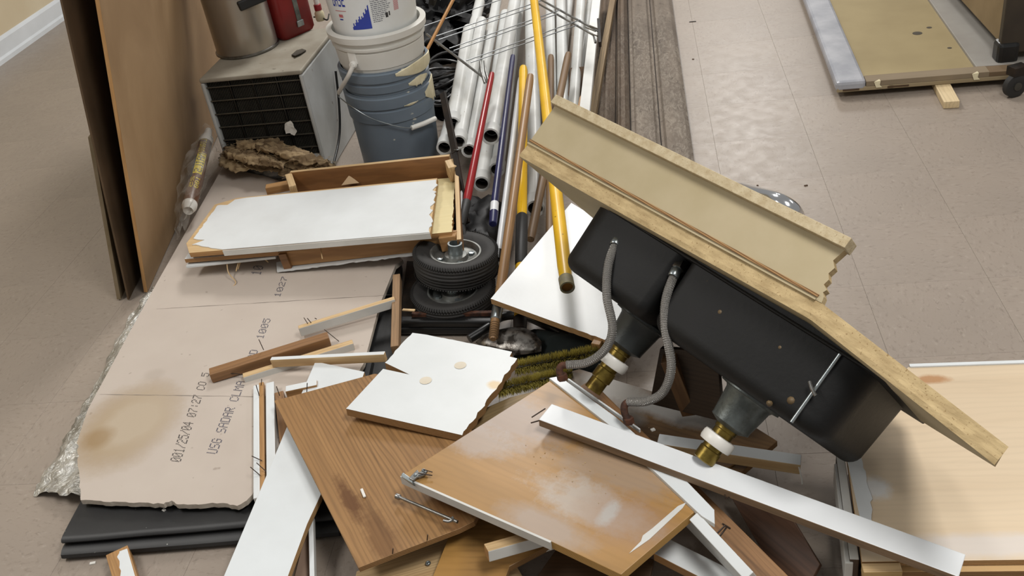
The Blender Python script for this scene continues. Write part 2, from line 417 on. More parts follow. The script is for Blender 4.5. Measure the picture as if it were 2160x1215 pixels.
crumple('paint_flake_scrap', [[gp(603, 283), gp(600, 262), gp(612, 254)], [gp(612, 282), gp(612, 268), gp(618, 262)], [gp(622, 286), gp(626, 276), gp(621, 270)]], m_plastw, .004, 70, (8, 8), parent=hb)
# steel pot
pc = at(523, 101, BH+.001)
m_pot = plain('stained_stainless', 'C2BEB7', '9A8F80', sc=3, st=(1, 1, .25), rough=.3, metal=.75, bump=.02, lo=.3, hi=.7)
pot = thing('stock_pot', 'tall dull stainless steel pot standing on the heater box', 'pot', pc)
lathe('pot_body', pc, [(.0, 0), (.108, 0), (.112, .004), (.112, .42), (.117, .424), (.117, .43), (.109, .43), (.108, .02), (0, .015)], m_pot, parent=pot, seg=64)
lathe('rim_band', pc, [(.1115, .001), (.117, .002), (.117, .008), (.1115, .010)], m_steel, parent=pot, seg=64)
hx = nrm(CAM*V3(1, 1, 0)-pc*V3(1, 1, 0)); hside = V3(-hx[1], hx[0], 0)
hp = pc+hx*.105+hside*.055; 
bar('handle', hp+V3(0, 0, .197)-hside*.05, hp+V3(0, 0, .215)+hside*.05, .03, .035, m_blackp, parent=pot, bevel=.006)
# red can
rc = at(622, 40, BH+.001)
can = thing('fuel_can', 'red can with a grey strap standing beside the steel pot', 'can', rc)
cx, cyv = nrm(at(672, 44, BH)-at(576, 86, BH)), None
cyv = V3(-cx[1], cx[0], 0)
c00 = at(601, 88, BH+.001)
g = G(); Wc, Dc, Hc, rr = .155, .11, .26, .02
loop = []
for (a, b, s) in ((rr, rr, 180), (Wc-rr, rr, 270), (Wc-rr, Dc-rr, 0), (rr, Dc-rr, 90)):
    for k in range(6):
        t = math.radians(s+k*18); loop.append((a+rr*math.cos(t), b+rr*math.sin(t)))
lv = []
for z, sh in ((0, .012), (.012, 0), (Hc-.03, 0), (Hc, .02)):
    for a, b in loop: lv.append(c00+cx*(Wc/2+(a-Wc/2)*(1-sh*8))+cyv*(Dc/2+(b-Dc/2)*(1-sh*8))+V3(0, 0, z))
nl = len(loop)
g.add(lv, [(r*nl+k, r*nl+(k+1) % nl, (r+1)*nl+(k+1) % nl, (r+1)*nl+k) for r in range(3) for k in range(nl)]+[tuple(range(nl)), tuple(range(3*nl, 4*nl))])
g.obj('can_body', plain('red_enamel', '7E1A18', '691413', rough=.35), parent=can, smooth=True)
sm = c00+cx*Wc*.55
bar('strap', sm-cyv*.003+V3(0, 0, .03), sm-cyv*.003+V3(0, 0, .24), .02, .006, plain('grey_strap', '6E7169', '4B4E49', sc=30, rough=.6), parent=can, up=-cyv)
bar('strap_buckle', sm-cyv*.005+V3(0, 0, .03), sm-cyv*.005+V3(0, 0, .052), .03, .008, m_zinc, parent=can, up=-cyv)
tube('spout', spline([c00+cx*(Wc+.012)+cyv*.05+V3(0, 0, .12), c00+cx*(Wc+.008)+cyv*.05+V3(0, 0, .2), c00+cx*Wc*.8+cyv*.05+V3(0, 0, Hc+.02)]), .009, plain('tan_plastic', '8C7656', '7B6547'), parent=can)
# bottle with red cap behind
bp = at(677, 43, BH+.001)
bt = thing('spray_bottle', 'small pale bottle with a red collar between red can and buckets', 'bottle', bp)
lathe('bottle_body', bp, [(0, 0), (.016, 0), (.018, .006), (.018, .03), (.011, .042)], m_cream, parent=bt, seg=20)
lathe('collar', bp, [(0.008, .04), (.014, .041), (.014, .062), (.008, .064)], plain('red_plastic', '9A2A30', '861F25', rough=.4), parent=bt, seg=20)
lathe('neck', bp, [(.009, .062), (.010, .12), (0, .122)], m_plastw, parent=bt, seg=16)
tube('cord_scrap', spline([at(662, 36, BH+.006), at(676, 36, BH+.010), at(690, 42, BH+.008), at(694, 30, BH+.006)]), .003, m_blackp, seg=8)
tag(bpy.data.objects['cord_scrap'], 'short black wire lying on the heater box behind the red can', 'wire')
tag(slab('bark_chip', Pl([(616, 116, BH+.002), (645, 106, BH+.002), (640, 112, BH+.006)]), [(615, 117), (625, 108), (638, 104), (646, 107), (634, 114), (622, 119)], .004, plain('dark_bark', '4A4337', '38322A', rough=.9), lift=.003), 'dark chip lying on top of the heater box near its corner', 'debris')

# ------------------------------------------------------------------ nested buckets
bc = V3(-1.413, 1.0, .0)
tilt = nrm(V3(.03, -.02, 1))
def bucket(name, z, col, label, prof, parts=None):
    o = bc+tilt*z
    t = thing(name, label, 'bucket', o, 'nested pails in the stack')
    lathe('pail_body', o, prof, col, z=tilt, parent=t, seg=72); return t, o
GB = plain('blue_grey_plastic', '6F7B86', '626D78', sc=4, rough=.4, speck=('C9C6B8', 22, .70))
m_bluegrey = GB
def pail_prof(r0, r1, H, ribs):
    p = [(0, 0), (r0-.004, 0), (r0, .004)]
    f = lambda z: r0+(r1-r0)*z/H
    for a, b, d in ribs: p += [(f(a), a), (f(a)+d, a+.003), (f(b)+d, b-.003), (f(b), b)]
    p += [(r1, H), (r1-.004, H), (r0-.004, .006), (0, .006)]
    return p
t1, o1 = bucket('pail', 0.002, m_bluegrey, 'lowest blue grey pail of the nested stack, standing on the floor', pail_prof(.138, .150, .305, [(.205, .252, .005), (.258, .300, .006)]))
t2, o2 = bucket('pail', .078, m_bluegrey, 'blue grey pail with cream paint on its rim, second lowest of the stack', pail_prof(.126, .150, .315, [(.238, .268, .005), (.276, .311, .007)]))
t3, o3 = bucket('pail', .175, plain('translucent_white_pail', 'D5D3CC', 'C6C3BA', sc=4, rough=.35), 'white pail with wire handle inside the grey pails, under the labelled one', pail_prof(.120, .153, .345, [(.225, .286, .004), (.290, .304, .009), (.318, .345, .015)]))
t4, o4 = bucket('pail', .262, plain('labelled_white_pail', 'D8DAD9', 'CDCEC9', sc=4, rough=.35), 'topmost white pail printed with a blue paint splash and small text', pail_prof(.118, .156, .46, [(.43, .458, .008)]))
# cream drips on the rims (curved skins following the rim)
def rim_patch(o, r, z0, z1, a0, a1, m, parent, name='paint_drip', dn=.02):
    g = G(); N = 28; v = []
    for i in range(N+1):
        a = a0+(a1-a0)*i/N; u = V3(math.cos(a), math.sin(a), 0); k = math.sin(math.pi*i/N)
        zz = z0-dn*max(0, noise.noise(Vector((i*.4, z0*9, 1))))*k*2
        mid = (z0+z1)/2
        zz = mid-(mid-zz)*(.15+.85*k); zt = mid+(z1-mid)*(.3+.7*k)
        for rr, z in ((r, zz), (r+.0025, zz+.004), (r+.0025, zt-.002), (r-.001, zt)): v.append(o+u*rr+tilt*z)
    g.add(v, [(i*4+k, i*4+k+1, i*4+k+5, i*4+k+4) for i in range(N) for k in range(3)])
    return g.obj(name, m, parent=parent, smooth=True)
ca = math.atan2(*(CAM-bc)[[1, 0]])
rim_patch(o2, .1565, .272, .317, ca+.18, ca+1.75, m_cream, t2)
rim_patch(o2, .151, .232, .262, ca+.45, ca+1.1, m_cream, t2)
rim_patch(o1, .1535, .225, .302, ca+.85, ca+1.9, m_cream, t1, dn=.03)
rim_patch(o1, .153, .252, .262, ca+.25, ca+.6, m_cream, t1)
# handle of the white pail
def cyl(o, r, a, z): return o+V3(math.cos(a)*r, math.sin(a)*r, 0)+tilt*z
def rcyl(x, y, R):                          # first hit of a pixel ray with an upright cylinder round the stack
    d = ray(x, y); o = CAM[:2]-bc[:2]; A_ = d[:2]@d[:2]; B_ = o@d[:2]; C_ = o@o-R*R
    return CAM+d*((-B_-math.sqrt(max(B_*B_-A_*C_, 0)))/A_)
lp = rcyl(745, 137, .158); ln = nrm((lp-bc)*V3(1, 1, 0))
lathe('handle_lug', lp-ln*.004, [(0, 0), (.013, 0), (.013, .008), (.010, .013), (0, .013)], m_plastw, z=ln, parent=t3, seg=20)
bar('lug_tab', lp-ln*.002+V3(0, 0, .05), lp-ln*.002, .032, .008, m_plastw, parent=t3, up=ln, bevel=.003)
pw = spline([rcyl(745, 138, .172), rcyl(734, 162, .178), rcyl(714, 198, .172), rcyl(722, 210, .170), rcyl(750, 230, .168), rcyl(795, 254, .168), rcyl(868, 270, .172), rcyl(918, 250, .176)], 7)
bail = tube('bail_wire', pw, .0020, m_zinc, seg=8, parent=t3)
tube('bail_sleeve', pw[:15], [.0075]*14+[.004], m_plastw, seg=12, parent=t3)
tube('grip', [rcyl(868, 270, .1725), rcyl(893, 261, .175), rcyl(918, 250, .1765)], .0085, m_plastw, seg=12, parent=t3)
# printed label of the top pail, wrapped round its wall
def wrap(name, polys, m, parent, off=.0006):
    """polys in (angle from camera side, height) wrapped on the top pail"""
    g = G()
    for poly in polys:
        v = []
        for a, z in poly:
            r = .118+.038*z/.46+off; v.append(cyl(o4, r, ca+a-.27, z))
        g.add(v, [tuple(range(len(v)))])
    return g.obj(name, m, parent=parent)
m_blue = plain('blue_print', '2B3FA0', '22358F', rough=.4); m_grey = plain('grey_print', '7D7F86', '6A6C73', rough=.5)
m_redp = plain('red_print', 'B0454A', 'C4898A', rough=.5); m_dark = plain('dark_print', '2A2A2C', '38383A', rough=.5)
def strips(a0, a1, z0, z1, n=8): return [[(a0+(a1-a0)*i/n, z0), (a0+(a1-a0)*(i+1)/n, z0), (a0+(a1-a0)*(i+1)/n, z1), (a0+(a1-a0)*i/n, z1)] for i in range(n)]
Z0 = .272
# splash: stepped columns rising to the right with a ragged edge
sp = []
for i in range(16):
    a0, a1 = -.30+i*.0285, -.30+(i+1)*.0285
    hgt = .010+.050*(i/15)**.8+.007*math.sin(i*2.1); h2 = hgt if i < 9 else .022+.0055*(i-6)+.005*math.sin(i*3)
    sp.append([(a0, Z0+.004), (a1, Z0+.004), (a1, Z0+.004+h2*1.05), (a0, Z0+.004+h2)])
wrap('blue_splash_print', sp, m_blue, t4)
wrap('red_mark_print', strips(-.62, -.50, Z0+.045, Z0+.055, 3)+strips(-.70, -.38, Z0+.066, Z0+.068, 6), m_redp, t4)
wrap('blue_mark_print', strips(-.62, -.52, Z0+.036, Z0+.040, 3), m_blue, t4)
rows = []
for k in range(15):
    z = Z0+.022+k*.0062; a0 = .21; a1 = .21+(.36+.12*random.random() if k > 5 else .2+.03*k)
    while a0 < a1:
        a = a0+random.uniform(.02, .09); rows += strips(a0, min(a, a1), z, z+.0028, 2); a0 = a+.012
wrap('small_text_print', rows, m_grey, t4)
wrap('dark_symbol_print', strips(.50, .56, Z0+.030, Z0+.046, 2)+strips(.58, .61, Z0+.034, Z0+.048, 1), m_dark, t4)
red = []
for k in range(28):
    z = Z0+.045+k*.003; red += strips(.72, .84, z, z+.0017, 2)
wrap('red_stripe_print', red, m_redp, t4)
# chunky blue lettering, cut by the frame
F5 = {'B': '11110 10001 10001 11110 10001 10001 11110', 'A': '01110 10001 10001 11111 10001 10001 10001', 'S': '01111 10000 10000 01110 00001 00001 11110', 'E': '11111 10000 10000 11110 10000 10000 11111',
 'U': '10001 10001 10001 10001 10001 10001 01110', 'G': '01110 10001 10000 10111 10001 10001 01110', 'D': '11110 10001 10001 10001 10001 10001 11110', 'R': '11110 10001 10001 11110 10100 10010 10001',
 'C': '01110 10001 10000 10000 10000 10001 01110', 'L': '10000 10000 10000 10000 10000 10000 11111', 'M': '10001 11011 10101 10101 10001 10001 10001', 'O': '01110 10001 10001 10001 10001 10001 01110',
 'N': '10001 11001 10101 10011 10001 10001 10001', 'I': '01110 00100 00100 00100 00100 00100 01110', 'Q': '01110 10001 10001 10001 10101 10010 01101', 'Z': '11111 00001 00010 00100 01000 10000 11111',
 '0': '01110 10001 10011 10101 11001 10001 01110', '1': '00100 01100 00100 00100 00100 00100 01110', '2': '01110 10001 00001 00110 01000 10000 11111', '5': '11111 10000 11110 00001 00001 10001 01110',
 '4': '00010 00110 01010 10010 11111 00010 00010', '7': '11111 00001 00010 00100 01000 01000 01000', '/': '00001 00001 00010 00100 01000 10000 10000', ':': '00000 00100 00100 00000 00100 00100 00000', ' ': '00000 '*7}
def dots(text):
    for k, ch in enumerate(text):
        for r, row in enumerate(F5[ch].split()):
            for c, b in enumerate(row):
                if b == '1': yield k*6+c, 6-r
tp = []
for c, r in dots('BASE'):
    a = -.72+c*.0155+r*.004; z = Z0+.082+r*.0065; tp.append([(a, z), (a+.0155, z), (a+.0155, z+.0065), (a, z+.0065)])
wrap('blue_lettering_print', tp, m_blue, t4)
# ------------------------------------------------------------------ weathered planks on the floor, right of the pipes
def oldmat(name, c, c2, k):
    t = NT(name); n1 = t.noise(9, (.12, 1, 1), 6, .6, .65)
    col = t.mix(t.ramp(n1, .3, .7), srgb(c), srgb(c2))
    band = t.ramp(t.noise(5, (.25, 1, 1), 3), .42, .58)
    col = t.mix(t.mul(t.mul(t.ramp(t.noise(36, (.4, 1, 1), 10, 2.2, .78), .46, .64), band), k), col, srgb('A39A8C'))
    col = t.mix(t.mul(t.ramp(t.noise(40, (.5, 1, 1), 8, 1.2, .7), .55, .66), .7), col, srgb('423830'))
    t.bump(t.noise(50, (.5, 1, 1), 8, 1.2, .7), .6, .003); return t.done(col, .8)
m_old = oldmat('weathered_plank', '7A6E61', '5A5046', .5); m_old2 = oldmat('weathered_brown_plank', '6C5B4A', '4B3E32', .3)
def vplank(x0, x1, y0, y1, z, th, m, label, flutes=(.42, .58), cat='plank', group='weathered planks on the floor'):
    g = G(); n = 24; yy = np.linspace(y0, y1, 40)
    for i in range(n+1):
        u = i/n; x = x0+(x1-x0)*u
        e = th*(.55+.45*min(1, 6*min(u, 1-u)))
        e -= sum(.006*math.exp(-((u-fl)/.05)**2) for fl in flutes)
        for y in yy: g.v.append((x, y, z+e+.0012*noise.noise(Vector((x*40, y*14, 3)))))
    k = len(yy)
    g.f = [(i*k+j, i*k+j+1, (i+1)*k+j+1, (i+1)*k+j) for i in range(n) for j in range(k-1)]
    b = len(g.v); g.v += [(x0, y0, z), (x1, y0, z), (x1, y1, z), (x0, y1, z)]
    g.f += [(b, b+1, b+2, b+3), tuple([b, b+1]+[i*k for i in range(n, -1, -1)]), tuple([b+3, b+2]+[i*k+k-1 for i in range(n, -1, -1)]), tuple([b, b+3]+[j for j in range(k-1, -1, -1)]), tuple([b+1, b+2]+[n*k+j for j in range(k-1, -1, -1)])]
    g.m = [0]*len(g.f)
    return tag(obj(name='weathered_plank', verts=g.v, faces=g.f, mats=m, fm=g.m, M=Matrix(((0, -1, 0, x0), (1, 0, 0, y0), (0, 0, 1, z), (0, 0, 0, 1))), smooth=True), label, cat, group)
xs = [at(x, 330, .03)[0] for x in (1464, 1399, 1396, 1333, 1330, 1299, 1296, 1243)]
for k, lab in enumerate(['weathered grey brown plank nearest the open floor, rightmost of four', 'weathered grey brown plank second from the open floor', 'weathered grey brown plank third from the open floor', 'weathered grey brown plank leftmost of four beside the white strip']):
    vplank(xs[2*k+1], xs[2*k], .50+.02*k, 2.9, .002, (.030, .027, .036, .030)[k], (m_old, m_old, m_old2, m_old2)[k], lab, ((.08,), (.9, .12), (.3, .75), (.25, .5, .72))[k])
# thin brown lath and long white strip beside them
tag(bar('wood_lath', at(1232, 330, .07), at(1297, -30, .07), .026, .03, wood('dusty_lath', '9A7E55', '7B6240', 12, .08, .7)), 'narrow brown lath between the white strip and the weathered planks', 'lath')
m_wchip = whitepaint('chipped_white_paint', 'DEDFDC', 'CDCCC7', .5, .66)
ws = thing('white_strip', 'long white painted wooden strip with one bare chipped spot', 'strip', at(1235, 280, 0))
bar('strip_body', at(1222, 330, .15), at(1262, -40, .17), .036, .02, m_wchip, parent=ws)
tag(slab('card_panel', Pl([(1196, 250, .03), (1240, 250, .03), (1205, 140, .13)]), [(1192, 255), (1232, 262), (1240, 139), (1203, 143)], .006, plain('brown_card', '5C4632', '4B3827', rough=.85)), 'dark brown card piece tucked between white pipes and the white strip', 'board')
g = G(); q = Pl([(1218, 230, .1515), (1236, 230, .1515), (1226, 180, .1545)])
v, f, mm = prism([q.p(*a)+q.n*.001 for a in [(1219, 222), (1223, 205), (1229, 196), (1234, 204), (1231, 218), (1222, 226)]], q.n, .0015); g.add(v, f)
g.obj('bare_wood_spot', m_pine2, parent=ws)

# ------------------------------------------------------------------ white pipes
def pipe(p0, p1, r, label, bell=True, dirty=False):
    t = thing('white_pipe', label, 'pipe', (at(*p0)[0], at(*p0)[1], 0), 'white plastic pipes in the heap')
    a, b = at(*p0), at(*p1); d = nrm(b-a)
    tube('pipe_wall', [a, a+(b-a)*.5, b], r, m_pvc, 20, hollow=.0035, parent=t)
    tube('bore', [a+d*.004, a+d*.3], r-.0036, m_pvcin, 20, hollow=.0006, parent=t)
    if bell:
        g = G(); v, f = tube_g([a-d*.001, a+d*.05, a+d*.054], [r+.0035, r+.0035, r+.0002], 20, hollow=.006)
        x, y, z = axes(d); obj('socket_end', v, f, m_pvc, M=frame(a, x, y, z), parent=t, smooth=True)
    return t
pipe((955, 262, .185), (989, 62, .20), .024, 'white pipe behind the black iron bar with its far end showing left of all', bell=True)
pipe((937, 312, .115), (1012, 5, .13), .0235, 'white pipe lying lowest beside the grey pails')
pipe((968, 300, .165), (1016, 45, .20), .0225, 'white pipe with a brown stained mouth near the black iron bar')
pipe((989, 318, .135), (1052, -20, .15), .0215, 'white pipe right of the stained one, ending left of the red handle')
pipe((1035, 288, .215), (1092, -30, .23), .0255, 'white pipe with open mouth between the red handle and the navy handle')
pipe((1016, 388, .10), (1066, 30, .12), .0235, 'white pipe with a speckled mouth ending nearest, behind the red handle')
pipe((1048, 358, .095), (1100, -20, .10), .0225, 'white pipe half hidden behind the navy handle')
pipe((1129, 440, .07), (1119, -30, .20), .026, 'white pipe ending under the counter corner, left of the long yellow pole')
pipe((1163, 330, .07), (1160, -30, .10), .021, 'white pipe just right of the long yellow pole', False)
pipe((1190, 330, .05), (1183, -30, .10), .023, 'white pipe behind the two brown broom handles', False)
pipe((1198, 280, .04), (1252, -30, .10), .019, 'thin white pipe slanting right behind the card piece', False)
pipe((1205, 300, .09), (1228, -30, .15), .020, 'white pipe between the brown handle and the card piece', False)
pipe((1176, 200, .03), (1205, -40, .04), .021, 'white pipe lying lowest under the wire shelf', False)
# ------------------------------------------------------------------ handles and poles
def pole(name, label, segs, cat='handle', rad=.0125, seg=14, group=None):
    """segs: (part name, (px,py,z) a, b, radius a, radius b, material)"""
    t = thing(name, label, cat, (at(*segs[0][1])[0], at(*segs[0][1])[1], 0), group)
    for nm, a, b, ra, rb, m in segs:
        P, Q = at(*a), at(*b)
        tube(nm, [P, P+(Q-P)*.03, P+(Q-P)*.97, Q], [ra*.82, ra, rb, rb*.85], m, seg, parent=t)
    return t
m_red = plain('red_enamel_handle', '93191F', '821219', rough=.3); m_navy = plain('navy_enamel', '23264F', '1B1D40', rough=.35)
m_yel = plain('yellow_fibreglass', 'E2B51C', 'D3A414', sc=5, rough=.35, speck=('8B6A12', 60, .72)); m_wh = plain('white_enamel', 'DADCDE', 'CDCFD0', rough=.35)
m_hand = wood('worn_wood_handle', 'A37845', '80592E', 16, .05, .4); m_handd = wood('dull_wood_handle', '8B6A44', '6B4E2E', 16, .05, .5)
pole('red_handled_tool', 'red handle with a black grip leaning over the white pipes', [('shaft', (1038, 155, .33), (984, 425, .175), .0095, .0125, m_red), ('grip', (984.5, 424, .1755), (973, 475, .15), .0135, .012, m_black), ('socket', (973, 473, .15), (982, 505, .13), .010, .008, m_black)])
pole('navy_handled_tool', 'navy blue handle with a white band and blue collar', [('shaft', (1082, 118, .30), (1043, 430, .15), .0095, .0115, m_navy), ('white_band', (1043.5, 428, .151), (1042, 448, .141), .0125, .0125, m_wh), ('collar', (1042, 447, .1415), (1040, 473, .13), .0135, .012, m_navy)])
pole('white_pole', 'slim white pole with a black tip between navy and wooden handles', [('shaft', (1098, 165, .24), (1053, 530, .105), .0095, .0105, m_wh), ('tip', (1053, 528, .1055), (1051, 548, .098), .0095, .0085, m_blackp)])
tag(tube('white_rod', [at(1108, 240, .19), at(1070, 480, .07)], .008, m_wh), 'thin white rod just right of the slim white pole', 'rod')
sh = pole('shovel', 'shovel with yellow and black shaft and a mottled metal blade', [('shaft', (1104, 143, .27), (1101, 458, .125), .0155, .015, m_yel), ('grip', (1101, 455, .126), (1099, 560, .094), .0175, .017, m_black), ('lower_shaft', (1099, 558, .093), (1097, 690, .058), .016, .016, m_yel), ('ferrule', (1097, 672, .063), (1097, 698, .057), .018, .017, m_iron)], cat='shovel')
m_blade = plain('mottled_shovel_steel', '8E8A84', '3D3833', sc=38, rough=.32, metal=.85, bump=.6, bsc=45, lo=.42, hi=.58)
bl = Pl([(1010, 728, .052), (1140, 740, .055), (1080, 692, .075)])
out = [(1003, 722), (1018, 708), (1040, 697), (1080, 690), (1108, 692), (1130, 704), (1143, 722), (1142, 742), (1110, 747), (1084, 749), (1050, 742), (1018, 734)]
g = G(); C_ = bl.p(1082, 722)
P_ = [bl.p(*q) for q in out]; vv = []
for k, s in enumerate((1, .7, .38)):
    vv += [C_+(p-C_)*s+bl.n*(.010*(1-s*s))+bl.n*.0025*noise.noise(Vector(p*70)) for p in P_]
vv.append(C_+bl.n*.010); n = len(P_)
ff = [(r*n+i, r*n+(i+1) % n, (r+1)*n+(i+1) % n, (r+1)*n+i) for r in (0, 1) for i in range(n)]+[(2*n+i, 2*n+(i+1) % n, 3*n) for i in range(n)]
b_ = obj('blade', vv, ff, m_blade, M=bl.M(), parent=sh, smooth=True); s_ = b_.modifiers.new('solid', 'SOLIDIFY'); s_.thickness = .003; s_.offset = -1
wp = pole('wooden_pole', 'long worn wooden handle with steel ferrule and threaded tip', [('shaft', (1119, 160, .325), (1052, 640, .105), .0125, .0135, m_hand), ('ferrule', (1052.5, 636, .1055), (1045, 676, .0945), .0142, .0138, m_zinc), ('tip', (1045, 674, .095), (1040, 716, .083), .012, .0085, m_hand)])
g = G()
for k in range(7):
    P = at(1044-k*.55, 684+k*4.6, .0925-k*.0013); v, f = lathe_g(P, [(.0090, -.002), (.0125, 0), (.0090, .002)], at(1040, 716, .083)-at(1045, 674, .095), 14); g.add(v, f)
g.obj('thread', m_handd, parent=wp, smooth=True)
yl = pole('yellow_pole', 'long yellow pole lying topmost with its hollow end over white board', [('shaft', (1122, -40, .36), (1194, 592, .235), .0155, .0175, m_yel)], cat='pole')
a_, b2_ = at(1193.5, 588, .2356), at(1197, 607, .2325)
v, f = tube_g([a_, b2_], .0178, 20, hollow=.004); obj('worn_end', v, f, plain('worn_grey_end', '8F8660', '6E6A5C', sc=50, rough=.6), parent=yl, smooth=True)
lathe('bore', b2_-nrm(b2_-a_)*.006, [(0, 0), (.0142, 0)], plain('amber_bore', '8F5E18', '5E3C10', rough=.5), z=b2_-a_, parent=yl, seg=20)
pole('broom_stick', 'dull brown broom stick right of the long yellow pole, rounded top', [('shaft', (1199, 114, .235), (1119, 505, .062), .0135, .0135, m_handd)], group=None)
pole('broom_stick', 'brown broom stick just behind the long yellow pole, mostly hidden', [('shaft', (1162, 119, .20), (1160, 500, .07), .0125, .0125, m_handd)])
tag(tube('orange_dowel', [at(966, -20, .50), at(880, 145, .34)], .006, wood('orange_dowel', 'CF8F45', 'B0712D', 20, .05, .45)), 'thin orange wooden dowel slanting behind the pails', 'dowel')
# black iron bar standing in front of the pipes
ib = thing('iron_bar', 'dark iron bar slanting beside the pipe mouths and drawer', 'bar', at(975, 400, 0))
bar('bar_body', at(932, 195, .36), at(958, 320, .27), .022, .009, m_iron, parent=ib, up=(-.3, -.8, .5)); bar('bar_lower', at(957, 315, .273), at(984, 470, .13), .017, .009, m_iron, parent=ib, up=(-.3, -.8, .5))
tube('wire_tie', spline([at(958, 316, .275), at(966, 316, .278), at(975, 312, .27), at(990, 305, .25)], 5), .0015, m_zinc, seg=6, parent=ib)

# ------------------------------------------------------------------ wire shelf over the pipes
rk = thing('wire_shelf', 'chrome wire shelf lying across the white pipes', 'shelf', at(1090, 90, 0))
zf = .30
tube('side_rod', [at(900, 72, zf), at(1022, 165, zf), at(1031, 178, zf-.01)], .0045, m_steel, parent=rk, seg=8)
tube('side_rod', [at(1120, -12, zf), at(1262, 66, zf)], .0042, m_steel, parent=rk, seg=8); tube('side_rod', [at(1122, 0, zf), at(1252, 74, zf), at(1256, 90, zf-.01)], .0042, m_steel, parent=rk, seg=8)
for a, b in [((880, 60), (1066, -4)), ((915, 78), (1141, 2)), ((925, 84), (1137, 11)), ((948, 102), (1182, 21)), ((957, 107), (1177, 29)), ((984, 128), (1224, 42)), ((993, 132), (1218, 53))]:
    tube('wire', [at(*a, zf+.005), at(*b, zf+.005)], .0020, plain('shelf_wire', '8B8E90', '777A7C', rough=.4, metal=.6) if a[0] == 880 else bpy.data.materials['shelf_wire'], parent=rk, seg=8)
for x, y in ((1013, 130), (1022, 129)): tube('prong', [at(x, y, zf+.012), at(x+2, y+22, zf+.006), at(x+9, y+45, zf-.002)], .004, m_steel, parent=rk, seg=8)
bar('end_clip', at(1262, 38, zf+.01), at(1265, 88, zf+.01), .010, .02, m_iron, parent=rk)
for x, y in ((1248, 62), (1256, 58), (1252, 72)): tube('clip_wire', [at(x-12, y-4, zf+.006), at(x+8, y+4, zf+.006)], .0025, m_steel, parent=rk, seg=8)

# ------------------------------------------------------------------ black bags and cables behind the pails
m_bag = plain('black_bag', '070708', '0D0D0E', sc=12, rough=.5, bump=.5, bsc=25, spec=.25)
tag(blob('rubbish_bag', at(930, 40, .06), (.20, .55, .13), m_bag, .5, 9, 5, seed=2), 'large crumpled black rubbish bag behind the buckets', 'bag')
tag(blob('rubbish_bag', at(925, 195, .03), (.10, .22, .06), m_bag, .5, 12, 5, seed=5), 'low crumpled black bag between the pails and white pipes', 'bag')
g = G()
for k in range(5):
    c = at(925+5*k, 190-9*k, .11)+V3(0, 0, .006*k); pts = []
    for i in range(33):
        a = i*2*math.pi/32; pts.append(c+V3(math.cos(a)*(.075+.006*k), math.sin(a)*.14, .014*math.sin(a*2+k)))
    v, f = tube_g(pts, .006, 8); g.add(v, f)
tag(g.obj('cable_coil', m_blackp, smooth=True), 'coiled black cable lying on the low black bag beside the pails', 'cable')

# ------------------------------------------------------------------ hand truck with its wheels
m_rim = plain('dusty_steel_rim', '8A8C89', '6C6C68', sc=30, rough=.4, metal=.7)
tr = thing('hand_truck', 'black steel hand truck lying flat with two stacked rubber wheels', 'hand truck', at(945, 640, 0))
tp_ = Pl([(845, 688, .02), (1042, 690, .02), (1040, 600, .02)])
slab('base_plate', tp_, [(842, 690), (1044, 694), (1042, 560), (858, 550)], .014, m_iron, parent=tr)
bar('front_lip', at(840, 672, .05), at(1046, 672, .05), .03, .02, m_blackp, parent=tr, bevel=.006)
bar('rusty_edge', at(868, 660, .060), at(1040, 657, .060), .012, .012, m_rust, parent=tr)
bar('front_lip', at(838, 688, .03), at(1046, 688, .03), .02, .022, m_blackp, parent=tr, bevel=.006)
def wheel(c, ax, R, wd, label):
    hw = wd/2
    pr = [(R*.60, -hw*.75), (R*.72, -hw*.95), (R*.88, -hw)]
    for k in range(-3, 4): pr += [(R*(.985-.012*abs(k)), hw*(k*.26-.09)), (R*(1.0-.012*abs(k)), hw*(k*.26-.05)), (R*(1.0-.012*abs(k)), hw*(k*.26+.05)), (R*(.985-.012*abs(k)), hw*(k*.26+.09))]
    pr += [(R*.88, hw), (R*.72, hw*.95), (R*.60, hw*.75), (R*.60, -hw*.75)]
    t = lathe('wheel', c, pr, m_tyre, z=ax, parent=tr, seg=72, lab=label)
    x, y, z = axes(ax, (0, 1, .2)); g = G()
    for i in range(96):                                             # tread lugs on the shoulder
        a = 2*math.pi*i/96; u = y*math.cos(a)+z*math.sin(a); s = np.cross(ax, u)
        for sg in (1, -1):
            p = c+u*R*.925+ax*hw*.97*sg; e = c+u*R*.99+ax*hw*.78*sg
            q = s*.0017; o_ = (ax*sg*.6+u*.6)*.003
            g.add([p-q, p+q, e+q, e-q, p-q*.6+o_, p+q*.6+o_, e+q*.6+o_, e-q*.6+o_], [(4, 5, 6, 7), (0, 1, 5, 4), (1, 2, 6, 5), (2, 3, 7, 6), (3, 0, 4, 7)])
    g.obj('tread', m_tyre, parent=t)['kind'] = 'stuff'
    r = lathe('rim', c, [(R*.61, hw*.55), (R*.60, hw*.78), (R*.56, hw*.78), (R*.50, hw*.35), (R*.30, hw*.25), (R*.26, hw*.55), (R*.12, hw*.6), (R*.12, hw*.3), (0, hw*.3)], m_rim, z=ax, parent=t, seg=48)
    lathe('rim', c, [(R*.61, -hw*.55), (R*.60, -hw*.78), (R*.5, -hw*.35), (0, -hw*.3)], m_rim, z=ax, parent=t, seg=48)
    lathe('hub', c, [(R*.17, hw*.3), (R*.17, hw*1.45), (R*.13, hw*1.45), (R*.13, hw*.5)], m_zinc, z=ax, parent=t, seg=32)
    for k in range(4):
        a = k*math.pi/2+.4; lathe('rim_bolt', c+(y*math.cos(a)+z*math.sin(a))*R*.38+ax*hw*.28, [(.009, 0), (.009, .006), (0, .007)], m_zinc, z=ax, parent=t, seg=6)
    return t
